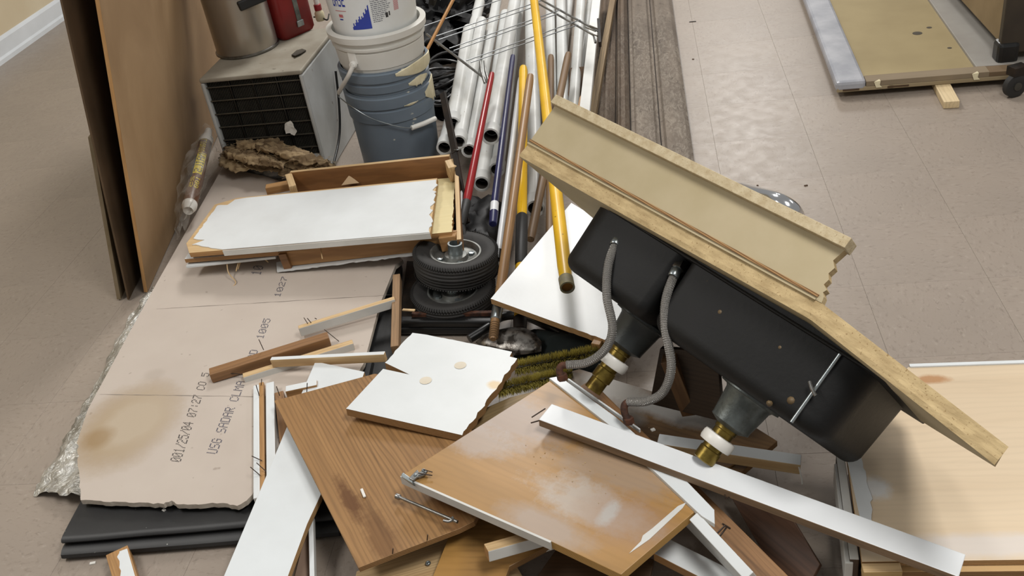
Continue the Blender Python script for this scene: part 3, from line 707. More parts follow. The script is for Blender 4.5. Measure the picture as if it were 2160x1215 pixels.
ax1 = nrm(V3(.10, .05, 1)); ax2 = nrm(V3(.02, .0, 1))
wheel(at(962, 549, .112), ax1, .118, .074, 'upper black rubber wheel with steel hub below the drawer')
wheel(at(958, 624, .046), ax2, .118, .062, 'lower black rubber wheel resting on the hand truck plate')
# shadowed black things near the tools: dark hose and cloth
tag(blob('dark_cloth', at(995, 480, .06), (.10, .16, .055), m_bag, .5, 12, 4, seed=9), 'crumpled black bag lying between the wheel and the tool handles', 'bag')
tag(tube('black_hose', spline([at(990, 715, .03), at(1030, 690, .035), at(1060, 668, .03), at(1110, 668, .03), at(1180, 700, .03), at(1250, 735, .03)], 8), .012, m_blackp), 'dark hose running behind the shovel blade', 'hose')
tag(blob('dark_cloth', at(1210, 735, .02), (.14, .10, .03), plain('dark_teal_cloth', '17211F', '0F1615', rough=.9), .4, 12, 4, seed=11), 'dark teal rag behind the olive brush under the white square board', 'rag')
# olive push broom
m_bris = plain('olive_bristle', 'B0A24A', '8A7D38', sc=40, rough=.9)
def broom(a, b, R, label):
    t = thing('push_broom', label, 'brush', (at(*a)+at(*b))/2*V3(1, 1, 0)); A, B = at(*a), at(*b)
    tube('brush_core', [A, B], R*.35, m_black, parent=t)
    x, y, z = axes(B-A); L = np.linalg.norm(B-A); g = G(); random.seed(int(a[0]))
    for i in range(3200):
        p = A+x*random.random()*L; th = random.uniform(0, 2*math.pi); d = y*math.cos(th)+z*math.sin(th)
        q = p+d*R*random.uniform(.75, 1.08)+x*random.gauss(0, .004); s1 = np.cross(x, d)
        g.add([p+x*.0016, p-x*.0016, p+s1*.0016, q], [(0, 1, 3), (1, 2, 3), (2, 0, 3)])
    g.obj('bristles', m_bris, parent=t)['kind'] = 'stuff'
broom((1088, 776, .085), (1282, 738, .085), .022, 'upper olive bristled brush behind the white square offcut')
broom((1052, 822, .080), (1205, 786, .080), .022, 'lower olive bristled brush under the hose elbow')
# ------------------------------------------------------------------ drywall sheet and rubber mat
dw = Pl([(170, 1055, .070), (500, 1066, .070), (470, 350, .070)])
m_dry = plain('drywall_paper', 'B9AEA3', 'B3A79C', sc=4, rough=.85, bump=.05, bsc=120, speck=('9F9388', 30, .70),
    patches=[(dw.l(262, 898), (.15, .19), '947C58', .9, .45), (dw.l(280, 890), (.118, .145), 'B3A592', .8, .4), (dw.l(205, 925), (.05, .05), '8A6E45', .6, .6), (dw.l(325, 790), (.035, .03), 'A69A8E', .5, .8)])
m_dryc = plain('gypsum_core', 'C3B9AB', 'ADA294', sc=30, rough=.95, bump=.5)
dt = thing('drywall_sheet', 'large pinkish grey drywall sheet with date print and round stain', 'drywall', dw.p(360, 850)*V3(1, 1, 0))
slab('panel', dw, [(170, 1055), (166, 990), (163, 930), (186, 862), (262, 722), (330, 598), (470, 352), (560, 372), (700, 420), (850, 548), (834, 560), (800, 645), (768, 765), (700, 880), (560, 960), (533, 1042), (520, 1056), (500, 1067), (480, 1062), (375, 1064), (362, 1056), (345, 1063)], .0127, [m_dry, m_dryc], parent=dt, jag={0: .002, 1: .003, 16: .003, 17: .004, 18: .003, 19: .002, 20: .004, 21: .002})
def printed(text, b0, b1, t0, m, name, parent=dt, pl=dw, k=.95):
    """dot matrix print: baseline pixels b0->b1, t0 = top of the first letter"""
    B0, B1, T0 = pl.p(*b0), pl.p(*b1), pl.p(*t0); n = len(text)*6
    dx = (B1-B0)/n; up = T0-B0; up = up-(B1-B0)*((up@(B1-B0))/((B1-B0)@(B1-B0)))*.35; dy = up/7; g = G()
    for c, r in dots(text):
        p = B0+dx*c+dy*r+pl.n*.0005; g.add([p, p+dx*k, p+dx*k+dy*.72, p+dy*.72], [(0, 1, 2, 3)])
    return g.obj(name, m, parent=parent)
m_ink = plain('black_ink', '453F3D', '55504C', rough=.7); m_inkb = plain('blue_grey_ink', '4F4D57', '5D5B64', rough=.7)
bl0, bl1, tl0 = np.array((381, 975)), np.array((443, 786)), np.array((-22, -6))
for word, i0 in (('001/25/04', 0), ('07:27', 10), ('CO', 16), ('5', 19)):
    p_ = bl0+(bl1-bl0)*i0/20; q_ = bl0+(bl1-bl0)*(i0+len(word))/20; printed(word, p_, q_, p_+tl0*(1-.3*i0/20), m_ink, 'date_print')
bl0, bl1, tl0 = np.array((457, 958)), np.array((608, 583)), np.array((-21, -5)); NC = 34
for word, i0 in (('USG', 0), ('SADAR', 4), ('CLMA', 10), ('BOARD', 15), ('1005', 22), ('1027', 30)):
    p_ = bl0+(bl1-bl0)*i0/NC; q_ = bl0+(bl1-bl0)*(i0+len(word))/NC; printed(word, p_, q_, p_+tl0*(1-.45*i0/NC), m_inkb, 'board_name_print')
printed('10', (549, 581), (557, 560), (529, 576), m_inkb, 'number_print')
m_line = plain('grey_score', '8F867D', '857C73', rough=.9)
for a, b in (((330, 652), (830, 622)), ((210, 832), (620, 838))):
    g = G(); A, B = dw.p(*a), dw.p(*b); s = nrm(np.cross(B-A, dw.n)); pts = [A+(B-A)*i/30+s*.002*noise.noise(Vector((i*.7, a[0], 0))) for i in range(31)]
    v = []
    for i, p in enumerate(pts): w_ = .0009*(.3+abs(noise.noise(Vector((i*.9, a[1], 5))))*2); v += [p-s*w_+dw.n*.0006, p+s*w_+dw.n*.0006]
    g.add(v, [(2*i, 2*i+1, 2*i+3, 2*i+2) for i in range(30)]); g.obj('score_line', m_line, parent=dt)
# mat: folded rubber, profile swept along the front fold
g = G(); m0, m1 = at(138, 1180, 0), at(720, 1132, 0); ex = nrm(m1-m0); ey = V3(-ex[1], ex[0], 0); Lm = np.linalg.norm(m1-m0)
prof = [(.55, .001), (.012, .001), (-.002, .004), (-.008, .012), (-.006, .020), (.002, .025), (.012, .0265), (.05, .0275), (.07, .0285), (.05, .0305), (.022, .030), (.015, .033), (.013, .038), (.017, .043), (.026, .045), (.06, .046), (.55, .052), (.55, .030), (.55, .02)]
nst = 24; k = len(prof)
for i in range(nst+1):
    s = Lm*i/nst
    for a, z in prof:
        p = m0+ex*(s+(.02*a if i == 0 else 0))+ey*a+V3(0, 0, z*(1+.12*noise.noise(Vector((s*5, a*4, 1))))); g.v.append(tuple(p))
g.f = [(i*k+j, i*k+(j+1) % k, (i+1)*k+(j+1) % k, (i+1)*k+j) for i in range(nst) for j in range(k)]+[tuple(range(k)), tuple(range(nst*k, nst*k+k))]; g.m = [0]*len(g.f)
rm = tag(g.obj('rubber_mat', plain('black_mat_rubber', '1B1B1C', '252525', rough=.5, bump=.1, bsc=80, speck=('9B9B96', 70, .755)), smooth=True), 'thick black rubber mat folded at the front under the drywall', 'mat')
mp_ = Pl([(760, 770, .03), (840, 770, .03), (845, 560, .035)])
tag(slab('rubber_strip', mp_, [(690, 900), (858, 800), (838, 690), (846, 552), (815, 560), (770, 720)], .026, m_black), 'black rubber sheet showing between drywall edge and wheel plate', 'mat')
# foil backed film under the left edge
m_foil = NT('crinkled_foil'); m_foil.bump(m_foil.noise(45, detail=6, dist=1.5), 1.0, .01); m_foil = m_foil.done(m_foil.mix(m_foil.ramp(m_foil.noise(12), .4, .6), srgb('A6A39B'), srgb('D8D7D2')), .28, .75)
ins = [(345, 600, .05), (300, 700, .048), (250, 800, .045), (215, 900, .042), (205, 985, .042), (195, 1048, .040)]
mid = [(328, 600, .06), (275, 690, .05), (212, 812, .045), (160, 905, .04), (140, 985, .035), (130, 1045, .03)]
outr = [(318, 604, .05), (258, 700, .02), (196, 822, .012), (138, 930, .010), (96, 1000, .008), (66, 1047, .006)]
tag(crumple('foil_film', [[at(*q) for q in r] for r in (ins, mid, outr)], m_foil, .012, 28, (60, 20), seed=3), 'crinkled silver foil film sticking out left of the drywall', 'foil')

# ------------------------------------------------------------------ sealant cartridge in a clear bag
t0, t1 = at(399, 437, .13), at(441, 272, .20); tx, ty, tz = axes(t1-t0); TL = np.linalg.norm(t1-t0)
ct = thing('sealant_cartridge', 'brown sealant cartridge with yellow lettering beside the tan sheet', 'cartridge', t0*V3(1, 1, 0))
m_lab = plain('brown_label', '5E4030', '6C4C39', rough=.4)
lathe('cartridge_body', t0, [(0, .01), (.023, .01), (.0235, .014), (.0235, TL*.80), (.018, TL*.82), (0, TL*.83)], m_lab, z=tx, parent=ct, seg=32)
lathe('end_cap', t0, [(0, 0), (.016, -.02), (.022, -.004), (.0243, .002), (.0243, .016), (.0235, .018)], m_plastw, z=tx, parent=ct, seg=24)
lathe('nozzle_cap', t0, [(.0238, TL*.79), (.0238, TL*.86), (.016, TL*.90), (.012, TL*.98), (0, TL*.99)], m_plastw, z=tx, parent=ct, seg=24)
cd = CAM-(t0+t1)/2; cd = nrm(cd-tx*(cd@tx)); cs = np.cross(tx, cd)
def lab_quad(g, a0, a1, s0, s1, r=.0239):
    n = max(1, int(abs(a1-a0)/.25)); v = []
    for i in range(n+1):
        a = a0+(a1-a0)*i/n; u = cd*math.cos(a)+cs*math.sin(a); v += [t0+u*r+tx*s0, t0+u*r+tx*s1]
    g.add(v, [(2*i, 2*i+1, 2*i+3, 2*i+2) for i in range(n)])
g = G(); lab_quad(g, -.75, .55, TL*.34, TL*.60); g.obj('yellow_panel', plain('yellow_label', 'D8C32C', 'C9B322', rough=.4), parent=ct)
g = G(); lab_quad(g, -1.4, -.75, TL*.30, TL*.58); g.obj('dark_panel', plain('slate_label', '2B333B', '232A30', rough=.4), parent=ct)
def tube_text(text, s_top, s_bot, a0, a1, m, name, r=.0242):
    g = G(); n = len(text)*6
    for c, rr in dots(text):
        sa = s_top+(s_bot-s_top)*c/n; sb = s_top+(s_bot-s_top)*(c+1)/n; ta = a0+(a1-a0)*rr/7; tb = a0+(a1-a0)*(rr+1)/7
        lab_quad(g, ta, tb, sa, sb, r)
    g.obj(name, m, parent=ct)
tube_text('NAILS', TL*.59, TL*.35, .45, -.65, m_dark, 'panel_lettering')
tube_text('LIQUID', TL*.78, TL*.61, .1, -.75, bpy.data.materials['yellow_label'], 'upper_lettering')
tube_text('100', TL*.30, TL*.16, .5, -.1, bpy.data.materials['yellow_label'], 'lower_lettering')
tube_text('25', TL*.30, TL*.16, -.3, -.8, bpy.data.materials['yellow_label'], 'lower_lettering')
def film(name, alpha, c):
    t = NT(name); t.bump(t.noise(40, detail=5, dist=1), .8, .006); t.done(srgb(c), .2, 0, .6)
    t.l(t.ramp(t.noise(14, detail=5), .35, .65, alpha*.5, min(1, alpha*1.4)), t.b.inputs['Alpha']); return t.m
m_film = film('clear_film', .22, 'C9C5BC')
tag(crumple('clear_bag', [[at(368, 500, .075), at(372, 430, .13), at(384, 350, .18), at(428, 262, .24)], [at(385, 480, .10), at(405, 420, .17), at(425, 345, .215), at(442, 262, .25)], [at(385, 492, .07), at(425, 410, .10), at(466, 325, .14), at(452, 275, .21)]], m_film, .012, 22, (36, 24), seed=6), 'crumpled clear plastic bag wrapped round the sealant cartridge', 'bag')
tag(crumple('clear_film', [[at(455, 335, .10), at(530, 345, .11), at(640, 372, .10)], [at(462, 350, .075), at(540, 364, .08), at(640, 386, .075)]], m_film, .010, 26, (36, 12), seed=8), 'strip of clear plastic film lying on the drywall top edge', 'film')
m_fib = plain('brown_fibre', 'A8926F', '6E5A40', sc=26, st=(.25, 1, 1), rough=.95, bump=1.0, bsc=50, lo=.42, hi=.6)
fm_ = thing('fibre_matting', 'ragged brown fibre matting in front of the heater box', 'matting', at(580, 345, 0))
for k, (x0, y0, x1, y1, wd, z) in enumerate([(462, 338, 640, 362, 20, .085), (472, 318, 690, 352, 18, .105), (500, 300, 640, 330, 16, .125), (540, 312, 704, 350, 12, .135), (480, 326, 600, 352, 14, .115), (600, 338, 712, 358, 9, .11)]):
    rows = []
    for r in (-1, 0, 1):
        rows.append([at(x0+(x1-x0)*t, y0+(y1-y0)*t+r*wd*(.35+.65*math.sin(math.pi*(.12+.82*t)))*(1+.3*math.sin(9*t+k))-6*math.sin(math.pi*t), z+.03+(.012 if r == 0 else 0)) for t in (0, .2, .4, .6, .8, 1)])
    crumple('fibre_layer', rows, m_fib, .011, 42, (50, 14), parent=fm_, thick=.003, seed=20+k)
g = G(); random.seed(5)
for i in range(420):
    t = random.random(); p = at(470+235*t+random.gauss(0, 6), 312+40*t+random.gauss(2, 13), .15+random.gauss(0, .010)); d = nrm(V3(1, random.gauss(-.15, .5), random.gauss(0, .45)))*random.uniform(.008, .026)
    s_ = V3(0, .0005, .0005); g.add([p-s_, p+s_, p+d], [(0, 1, 2)])
g.obj('loose_fibres', m_fib, parent=fm_)['kind'] = 'stuff'

# ------------------------------------------------------------------ broken drawer and boards, left end on the drywall, right end on the wheel
wp_ = Pl([(400, 530, .165), (905, 490, .205), (470, 431, .170)])
tb = thing('torn_board', 'long white painted board with splintered ends atop the broken drawer', 'board', wp_.p(660, 470)*V3(1, 1, 0))
slab('board_core', wp_, [(398, 532), (392, 512), (452, 430), (500, 416), (922, 374), (907, 490)], .016, [m_pine, m_pine2], parent=tb, lift=-.0022)
slab('white_skin', wp_, [(470, 526), (455, 524), (440, 521), (405, 516), (432, 506), (408, 503), (459, 433), (480, 432), (495, 421), (520, 417), (920, 379), (906, 490)], .0022, [m_white, m_greyw], parent=tb, jag={1: .004, 2: .004, 4: .003, 5: .002, 6: .003, 7: .003, 10: .008}, bevel=0)
E0, E1 = wp_.p(470, 528), wp_.p(907, 491); en = nrm(np.cross(E1-E0, wp_.n))
v, f, mm = prism([E0+en*.001, E1+en*.001, E1+en*.003, E0+en*.003], wp_.n, .0175); obj('white_edge', v, f, m_greyw, M=wp_.M(), parent=tb)
tag(slab('yellow_board', Pl([(860, 499, .180), (955, 488, .186), (960, 376, .186)]), [(840, 500), (953, 489), (961, 374), (850, 384)], .014, [m_yell, m_pine2], jag={1: .002}), 'pale yellow board end showing under the long white board', 'board')
dr = thing('broken_drawer', 'broken honey wood drawer carcass under the long white board', 'drawer', at(770, 470, 0))
A, B = at(612, 362, .20), at(948, 327, .25)
bar('back_panel', A, B, .014, .11, [m_pine, m_cherry, m_pine], parent=dr)
bar('side_panel', at(962, 335, .235), at(968, 505, .170), .013, .05, [m_pine, m_brown], parent=dr)
bar('corner_block', at(948, 336, .246), at(956, 352, .24), .03, .05, [m_pine], parent=dr)
bar('corner_block', at(608, 366, .198), at(617, 392, .19), .022, .06, [m_pine], parent=dr)
bar('side_stub', at(560, 393, .15), at(612, 383, .15), .03, .025, [m_pine2], parent=dr)
F0, F1 = at(588, 530, .135), at(962, 487, .180)
bar('front_panel', F0, F1, .012, .050, [m_pine2, m_pine2], parent=dr)
bar('stile', at(590, 532, .132), at(606, 530, .134), .03, .058, [m_brown], parent=dr)
bar('stile', at(926, 497, .174), at(962, 492, .178), .03, .045, [m_pine2], parent=dr)
q = Pl([(585, 571, .080), (965, 524, .130), (975, 470, .135)])
slab('front_skin', q, [(584, 572), (700, 557), (830, 541), (968, 524), (970, 512), (820, 522), (640, 545), (583, 553)], .005, [m_white, m_white], parent=dr, jag={0: .002, 1: .0035, 2: .002})
slab('end_skin', Pl([(970, 400, .19), (968, 520, .14), (962, 520, .135)]), [(969, 395), (974, 395), (970, 522), (964, 524)], .004, [m_white], parent=dr, bevel=0)
lw = thing('face_strip', 'white and brown torn board edge under the white board, left end', 'board', at(490, 545, 0))
bar('strip_body', at(395, 537, .138), at(592, 521, .138), .05, .014, [m_white, m_pine2], parent=lw)
bar('torn_skin', at(397, 552, .118), at(585, 532, .118), .05, .008, [m_white], parent=lw)
for pts in ([(478, 550, .115), (482, 575, .09), (497, 595, .075), (488, 608, .066)], [(505, 545, .115), (501, 560, .10), (498, 572, .09)], [(512, 543, .115), (506, 555, .10), (502, 568, .085)], [(540, 541, .115), (555, 545, .105), (566, 553, .09)], [(675, 517, .15), (678, 535, .14), (680, 546, .13)]):
    tube('splinter', spline([at(*p) for p in pts], 5), .0016, m_pine, seg=6, parent=lw)
tag(slab('paper_scrap', Pl([(722, 390, .166), (756, 386, .166), (738, 372, .185)]), [(720, 391), (736, 370), (748, 378), (758, 386), (740, 388)], .002, plain('tan_paper', 'B59A78', 'A58A68', rough=.8), bevel=0), 'small torn tan paper scrap standing behind the white board', 'scrap')

# ------------------------------------------------------------------ battens on the drywall
def nails(parent, pts, r=.0011):
    for a, b in pts: tube('nail', [at(*a), at(*b)], r, m_nail, seg=6, parent=parent)
def batten(name, label, a, b, wd, h, mats, nl=(), roll=0, group=None, cat='batten'):
    t = thing(name, label, cat, (at(*a)+at(*b))/2*V3(1, 1, 0), group)
    bar('batten_body', at(*a), at(*b), wd, h, mats, parent=t, roll=roll); nails(t, nl); return t
batten('wood_batten', 'thin batten with grey painted side, uppermost on the drywall', (629, 690, .105), (832, 628, .115), .016, .026, [m_pine, m_greyw, m_pine2], [((641, 670, .12), (650, 684, .105)), ((648, 671, .12), (657, 682, .105)), ((664, 671, .112), (668, 673, .108))])
batten('wood_batten', 'thick reddish brown batten lying across the drywall', (441, 784, .098), (692, 706, .105), .031, .026, [m_brown, m_brown, wood('brown_end', 'B98048', '8A5426', 20, 1, .7)], [((546, 716, .135), (556, 738, .102)), ((684, 695, .125), (715, 720, .10))])
batten('wood_batten', 'splintered pale batten with a white side below the brown one', (512, 792, .086), (744, 720, .09), .020, .022, [m_pine, m_greyw, m_pine], [((480, 787, .085), (515, 790, .083))])
batten('wood_batten', 'short pale batten with a white edge crossing the splintered one', (571, 756, .112), (811, 744, .125), .013, .024, [m_white, m_pine, m_pine])
batten('wood_post', 'weathered wooden stick between the drywall and the wheels', (836, 578, .12), (832, 730, .09), .020, .03, [wood('weathered_stick', 'A37B50', '7D5C39', 16, .08, .7)], cat='stick')
st = thing('trim_strip', 'white trim strip with a bare brown band, left of two beside drywall', 'trim', at(545, 930, 0))
bar('painted_edge', at(540, 812, .085), at(541, 1050, .085), .014, .025, [m_white], parent=st); bar('bare_band', at(551, 806, .083), at(553, 1050, .083), .012, .024, [m_pine2], parent=st)
nails(st, [((540, 812, .11), (547, 835, .086)), ((552, 800, .11), (551, 812, .084)), ((531, 962, .10), (553, 972, .086)), ((528, 985, .10), (549, 1003, .086)), ((541, 976, .105), (562, 995, .086))])
batten('trim_strip', 'white square trim strip right of the bare banded one', (569, 806, .095), (572, 1050, .09), .020, .03, [m_white, m_greyw, m_white], cat='trim')
bd = thing('corner_block', 'small brown and white wood corner behind the brown panel', 'block', at(600, 850, 0))
bar('block_body', at(588, 826, .095), at(600, 930, .08), .022, .03, [m_brown, m_brown], parent=bd); bar('white_rail', at(602, 820, .105), at(668, 806, .105), .022, .02, [m_white, m_pine2], parent=bd)
nails(bd, [((583, 815, .12), (590, 835, .10)), ((648, 808, .13), (647, 830, .105))])
# small block bottom left
wbk = batten('wood_block', 'short wooden block with white paint lying alone at bottom left', (246, 1160, .035), (270, 1240, .035), .046, .033, [m_pine2, m_pine2, m_pine2], cat='block')
bq = Pl([(246, 1160, .0355), (270, 1240, .0355), (280, 1160, .0355)])
slab('white_paint_patch', bq, [(247, 1175), (252, 1163), (268, 1157), (292, 1240), (262, 1240)], .001, m_white, parent=wbk, bevel=0, jag={0: .002, 4: .003})
# ------------------------------------------------------------------ boards of the heap, bottom up
tag(slab('light_board', Pl([(750, 1215, .045), (950, 1160, .05), (960, 1100, .05)]), [(752, 1205), (740, 1260), (1000, 1260), (985, 1090), (930, 1125), (850, 1160)], .012, [m_pine, m_edgel]), 'pale wooden board with a screw under the brown plywood sheet', 'board')
sc_ = at(903, 1188, .0525); tag(lathe('screw_head', sc_, [(0, .0015), (.002, .001), (.0035, .0025), (.005, .0015), (.0055, 0)], m_zinc, seg=16), 'shiny screw head in the pale board under the brown plywood sheet', 'screw')
dl = Pl([(905, 1215, .075), (1070, 1215, .065), (960, 1090, .085)])
m_door2 = wood('amber_door', 'A87A38', '8A5F28', 6, .2, .4, patches=[((.02, .03, 0), (.06, .10), 'B08443', .5, .5)])
tag(slab('amber_panel', dl, [(895, 1260), (960, 1098), (985, 1060), (1160, 1150), (1075, 1195), (1050, 1260)], .016, [m_door2, m_edged]), 'amber brown panel sticking out below the sprayed cabinet door', 'panel')
# narrow white board
wn = Pl([(470, 1215, .085), (600, 1215, .085), (770, 785, .10)])
tag(slab('narrow_white_board', wn, [(665, 762), (769, 784), (676, 1045), (648, 1105), (590, 1262), (452, 1262), (600, 912)], .016, [m_white2, m_edge]), 'long narrow white board running to the front under the brown plywood sheet', 'board')
bar0 = batten('white_batten', 'thin white batten leaning under the right edge of the narrow white board', (655, 1085, .065), (659, 1260, .05), .010, .02, [m_white, m_greyw], cat='batten')
tag(slab('tan_offcut', Pl([(620, 1215, .03), (655, 1215, .03), (655, 1110, .035)]), [(610, 1260), (656, 1260), (657, 1110), (640, 1140)], .01, [plain('dusty_tan', '8C7666', '7E6959', rough=.8)]), 'dusty tan offcut beside the thin white batten', 'board')
# brown panel
bp_ = Pl([(580, 845, .125), (757, 1195, .115), (970, 1115, .125)])
m_bpan = wood('brown_plywood_face', 'AB7B45', '8A5E30', 9, .09, .42, bump=.08, fine=.55, patches=[(bp_.l(735, 1050), (.09, .02), '573418', .8, 1.8), (bp_.l(800, 1130), (.16, .03), '5F3D1E', .6, 1.9), (bp_.l(950, 1080), (.10, .03), '6B421F', .4, 1.2)])
pn = thing('plywood_sheet', 'brown wood grain plywood sheet lying askew in the middle front', 'board', bp_.p(750, 1000)*V3(1, 1, 0))
slab('panel_board', bp_, [(578, 845), (790, 788), (900, 800), (1060, 980), (1000, 1100), (968, 1116), (860, 1157), (756, 1198)], .013, [m_bpan, m_edged], parent=pn)
nails(pn, [((829, 1157, .142), (828, 1168, .125)), ((902, 1128, .145), (901, 1140, .125))])
rod = thing('steel_rod', 'thin steel rod with a hooked end on the brown plywood sheet', 'rod', at(900, 1075, 0))
tube('rod_body', [at(838, 1047, .14), at(965, 1101, .15)], .0032, m_steel, parent=rod, seg=10); lathe('rod_head', at(838, 1047, .14), [(0, -.004), (.0058, -.002), (.0058, .006), (.003, .010)], m_steel, z=at(965, 1101, .15)-at(838, 1047, .14), parent=rod, seg=12)
tube('hook', spline([at(936, 1098, .147), at(947, 1100, .149), at(955, 1096, .152), at(953, 1090, .156)], 5), .0028, m_steel, parent=rod, seg=8)
tag(bar('paint_chip', at(762, 1030, .126), at(769, 1047, .127), .006, .004, m_plastw), 'white chip lying on the brown plywood sheet', 'chip')
# white square offcut with holes and notch
sq = Pl([(730, 862, .165), (972, 918, .155), (870, 702, .150)])
ws_ = thing('white_offcut', 'square white board offcut with two screw holes and a split', 'board', sq.p(910, 810)*V3(1, 1, 0))
m_sq = whitepaint('white_offcut_paint', 'D2D6D7', 'C8CCCC', .4, .69, patches=[(sq.l(1045, 812), (.022, .018), 'CDB384', .9, 1.4)])
slab('board_body', sq, [(730, 862), (808, 778), (864, 790), (812, 765), (870, 702), (900, 706), (1052, 736), (1080, 742), (1075, 752), (1091, 756), (1060, 800), (975, 918)], .019, [m_sq, m_edged], parent=ws_, jag={3: .002, 5: .001, 9: .003, 10: .003})
for x, y in ((898, 803), (971, 771)):
    c = sq.p(x, y); lathe('screw_hole', c+sq.n*.0008, [(0, -.0002), (.0105, -.0001), (.014, .0001)], plain('beige_hole', 'D8D0C0', 'CCC2AE', rough=.8) if x == 898 else bpy.data.materials['beige_hole'], z=sq.n, parent=ws_, seg=20)
tag(slab('tan_shelf_board', Pl([(1000, 920, .10), (1160, 850, .10), (1080, 830, .105)]), [(960, 940), (1020, 862), (1075, 838), (1180, 812), (1240, 880), (1100, 980)], .014, [wood('tan_shelf_wood', '8F7448', '6F572F', 9, .1, .6), m_edged]), 'dull tan board end showing between white offcut and sprayed door', 'board')
# boards under the sprayed door
batten('white_batten', 'short batten with a white side poking out below the sprayed door', (1025, 1155, .13), (1150, 1120, .115), .026, .024, [m_pine, m_greyw, m_pine2], roll=-10)
tag(slab('jagged_trim', Pl([(1062, 1185, .05), (1170, 1165, .05), (1165, 1150, .06)]), [(1062, 1192), (1074, 1174), (1100, 1168), (1108, 1176), (1116, 1164), (1160, 1150), (1172, 1158), (1100, 1182)], .008, [m_greyw, m_pine]), 'jagged grey white trim scrap in the dark below the sprayed door', 'scrap')
tag(slab('pale_offcut', Pl([(1070, 1215, .02), (1100, 1215, .02), (1090, 1190, .03)]), [(1060, 1262), (1130, 1262), (1090, 1195), (1066, 1192)], .01, [m_pine, m_edgel]), 'pale offcut at the bottom edge beside the amber panel', 'board')
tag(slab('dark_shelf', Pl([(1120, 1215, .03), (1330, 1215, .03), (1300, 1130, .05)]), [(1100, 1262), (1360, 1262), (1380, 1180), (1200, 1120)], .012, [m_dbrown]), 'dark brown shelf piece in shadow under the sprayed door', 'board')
batten('white_batten', 'flat white batten with a wooden side right below the door corner', (1392, 1150, .075), (1570, 1240, .07), .045, .02, [m_white, m_pine2, m_pine], group=None)
# back sprayed panel
pb = Pl([(1225, 800, .075), (1540, 895, .070), (1560, 970, .060)])
m_back = wood('sprayed_back_panel', '87602F', '6E4A22', 7, .2, .5, patches=[(pb.l(1290, 820), (.13, .06), 'B5B3AE', .8, .9), (pb.l(1420, 872), (.14, .035), 'B2B2B0', .8, .9), (pb.l(1330, 880), (.05, .03), 'A9A7A2', .5, 1)])
tag(slab('sprayed_back_panel', pb, [(1180, 790), (1222, 778), (1440, 845), (1560, 880), (1640, 930), (1560, 1000), (1400, 985), (1240, 880)], .016, [m_back, m_edged]), 'brown panel with white overspray lying under the hose ends', 'panel')
# standing dark boards in the shade of the sink
tag(slab('dark_upright_board', Pl([(1385, 860, .12), (1530, 900, .12), (1430, 745, .26)]), [(1370, 852), (1392, 735), (1480, 742), (1516, 790), (1525, 890)], .014, [wood('shade_darkened_wood', '4A3522', '352516', 9, .1, .6)]), 'upright brown board under the sink, darkened for the shade there', 'board')  # wood colour darkened to stand in for the shade under the sink
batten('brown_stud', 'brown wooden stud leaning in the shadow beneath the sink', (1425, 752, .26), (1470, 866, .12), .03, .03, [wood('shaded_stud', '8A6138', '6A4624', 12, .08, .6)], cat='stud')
tag(slab('red_brown_panel', Pl([(1555, 1040, .06), (1700, 1170, .04), (1640, 1045, .08)]), [(1540, 1045), (1640, 1042), (1730, 1190), (1690, 1262), (1600, 1150)], .012, [wood('dull_red_brown', '6E472E', '4F301C', 9, .12, .55)]), 'reddish brown panel corner beside the brown beam', 'panel')
batten('flat_stick', 'short flat wooden stick on the floor under the drain', (1480, 1000, .06), (1590, 945, .06), .03, .015, [m_pine2], cat='stick')
# white edged brown plank
wb = thing('brown_plank', 'long brown plank with white painted edges running under the white plank', 'plank', at(1450, 1020, 0))
P0, P1 = at(1222, 815, .165), at(1662, 1262, .10)
bar('plank_body', P0, P1, .060, .038, [m_brown, m_greyw, m_pine2], parent=wb, roll=6)
x_, y_, z_ = axes(P1-P0)
bar('white_lip', at(1198, 798, .186), at(1350, 905, .180), .004, .010, [m_white], parent=wb)
wt = thing('white_trim', 'long thin white trim board crossing the sprayed door corner', 'trim', at(1400, 1010, 0))
slab('trim_face', Pl([(1165, 800, .190), (1510, 1100, .170), (1500, 1060, .170)]), [(1158, 797), (1180, 793), (1300, 880), (1420, 985), (1507, 1075), (1508, 1105), (1480, 1088), (1360, 975), (1290, 900)], .010, [m_white2, m_greyw], parent=wt)
batten('white_trim', 'short white trim piece below the long thin trim board', (1462, 1088, .165), (1580, 1215, .15), .020, .022, [m_white, m_greyw], cat='trim', roll=25)
bracket = thing('rust_bracket', 'small rusty nail bracket on the trim by the brown plank', 'bracket', at(1530, 1110, 0)); nails(bracket, [((1513, 1125, .155), (1530, 1108, .165)), ((1518, 1132, .15), (1533, 1112, .16)), ((1524, 1105, .165), (1540, 1115, .15))], .0018)
# sprayed cabinet door
cd_ = Pl([(847, 1003, .185), (1302, 1215, .165), (1160, 802, .185)])
m_door = wood('sprayed_door_face', 'B3813F', '946A2F', 5, .25, .38, bump=.05, rings=True, fine=.15, patches=[
    (cd_.l(1080, 880), (.17, .085), '9D9088', .75, 1.2), (cd_.l(1010, 925), (.11, .055), 'A79C95', .65, 1.6), (cd_.l(1300, 985), (.17, .08), '968A80', .55, 1.5), (cd_.l(1250, 1065), (.15, .06), 'AEA69E', .75, 1.7), (cd_.l(1150, 1110), (.12, .045), 'A2968D', .7, 1.0), (cd_.l(1330, 1100), (.12, .08), '97785F', .6, .8), (cd_.l(1285, 1080), (.02, .045), 'AEB0AF', .6, 1.6)])
door = thing('cabinet_door', 'amber cabinet door sprayed with white mist, hinge at left corner', 'door', cd_.p(1150, 1010)*V3(1, 1, 0))
slab('door_panel', cd_, [(847, 1003), (1100, 842), (1163, 801), (1385, 985), (1474, 1072), (1310, 1212), (1165, 1143)], .020, [m_door, edge_ply('door_edge', 'C7A160', '8F6830', 320)], parent=door)
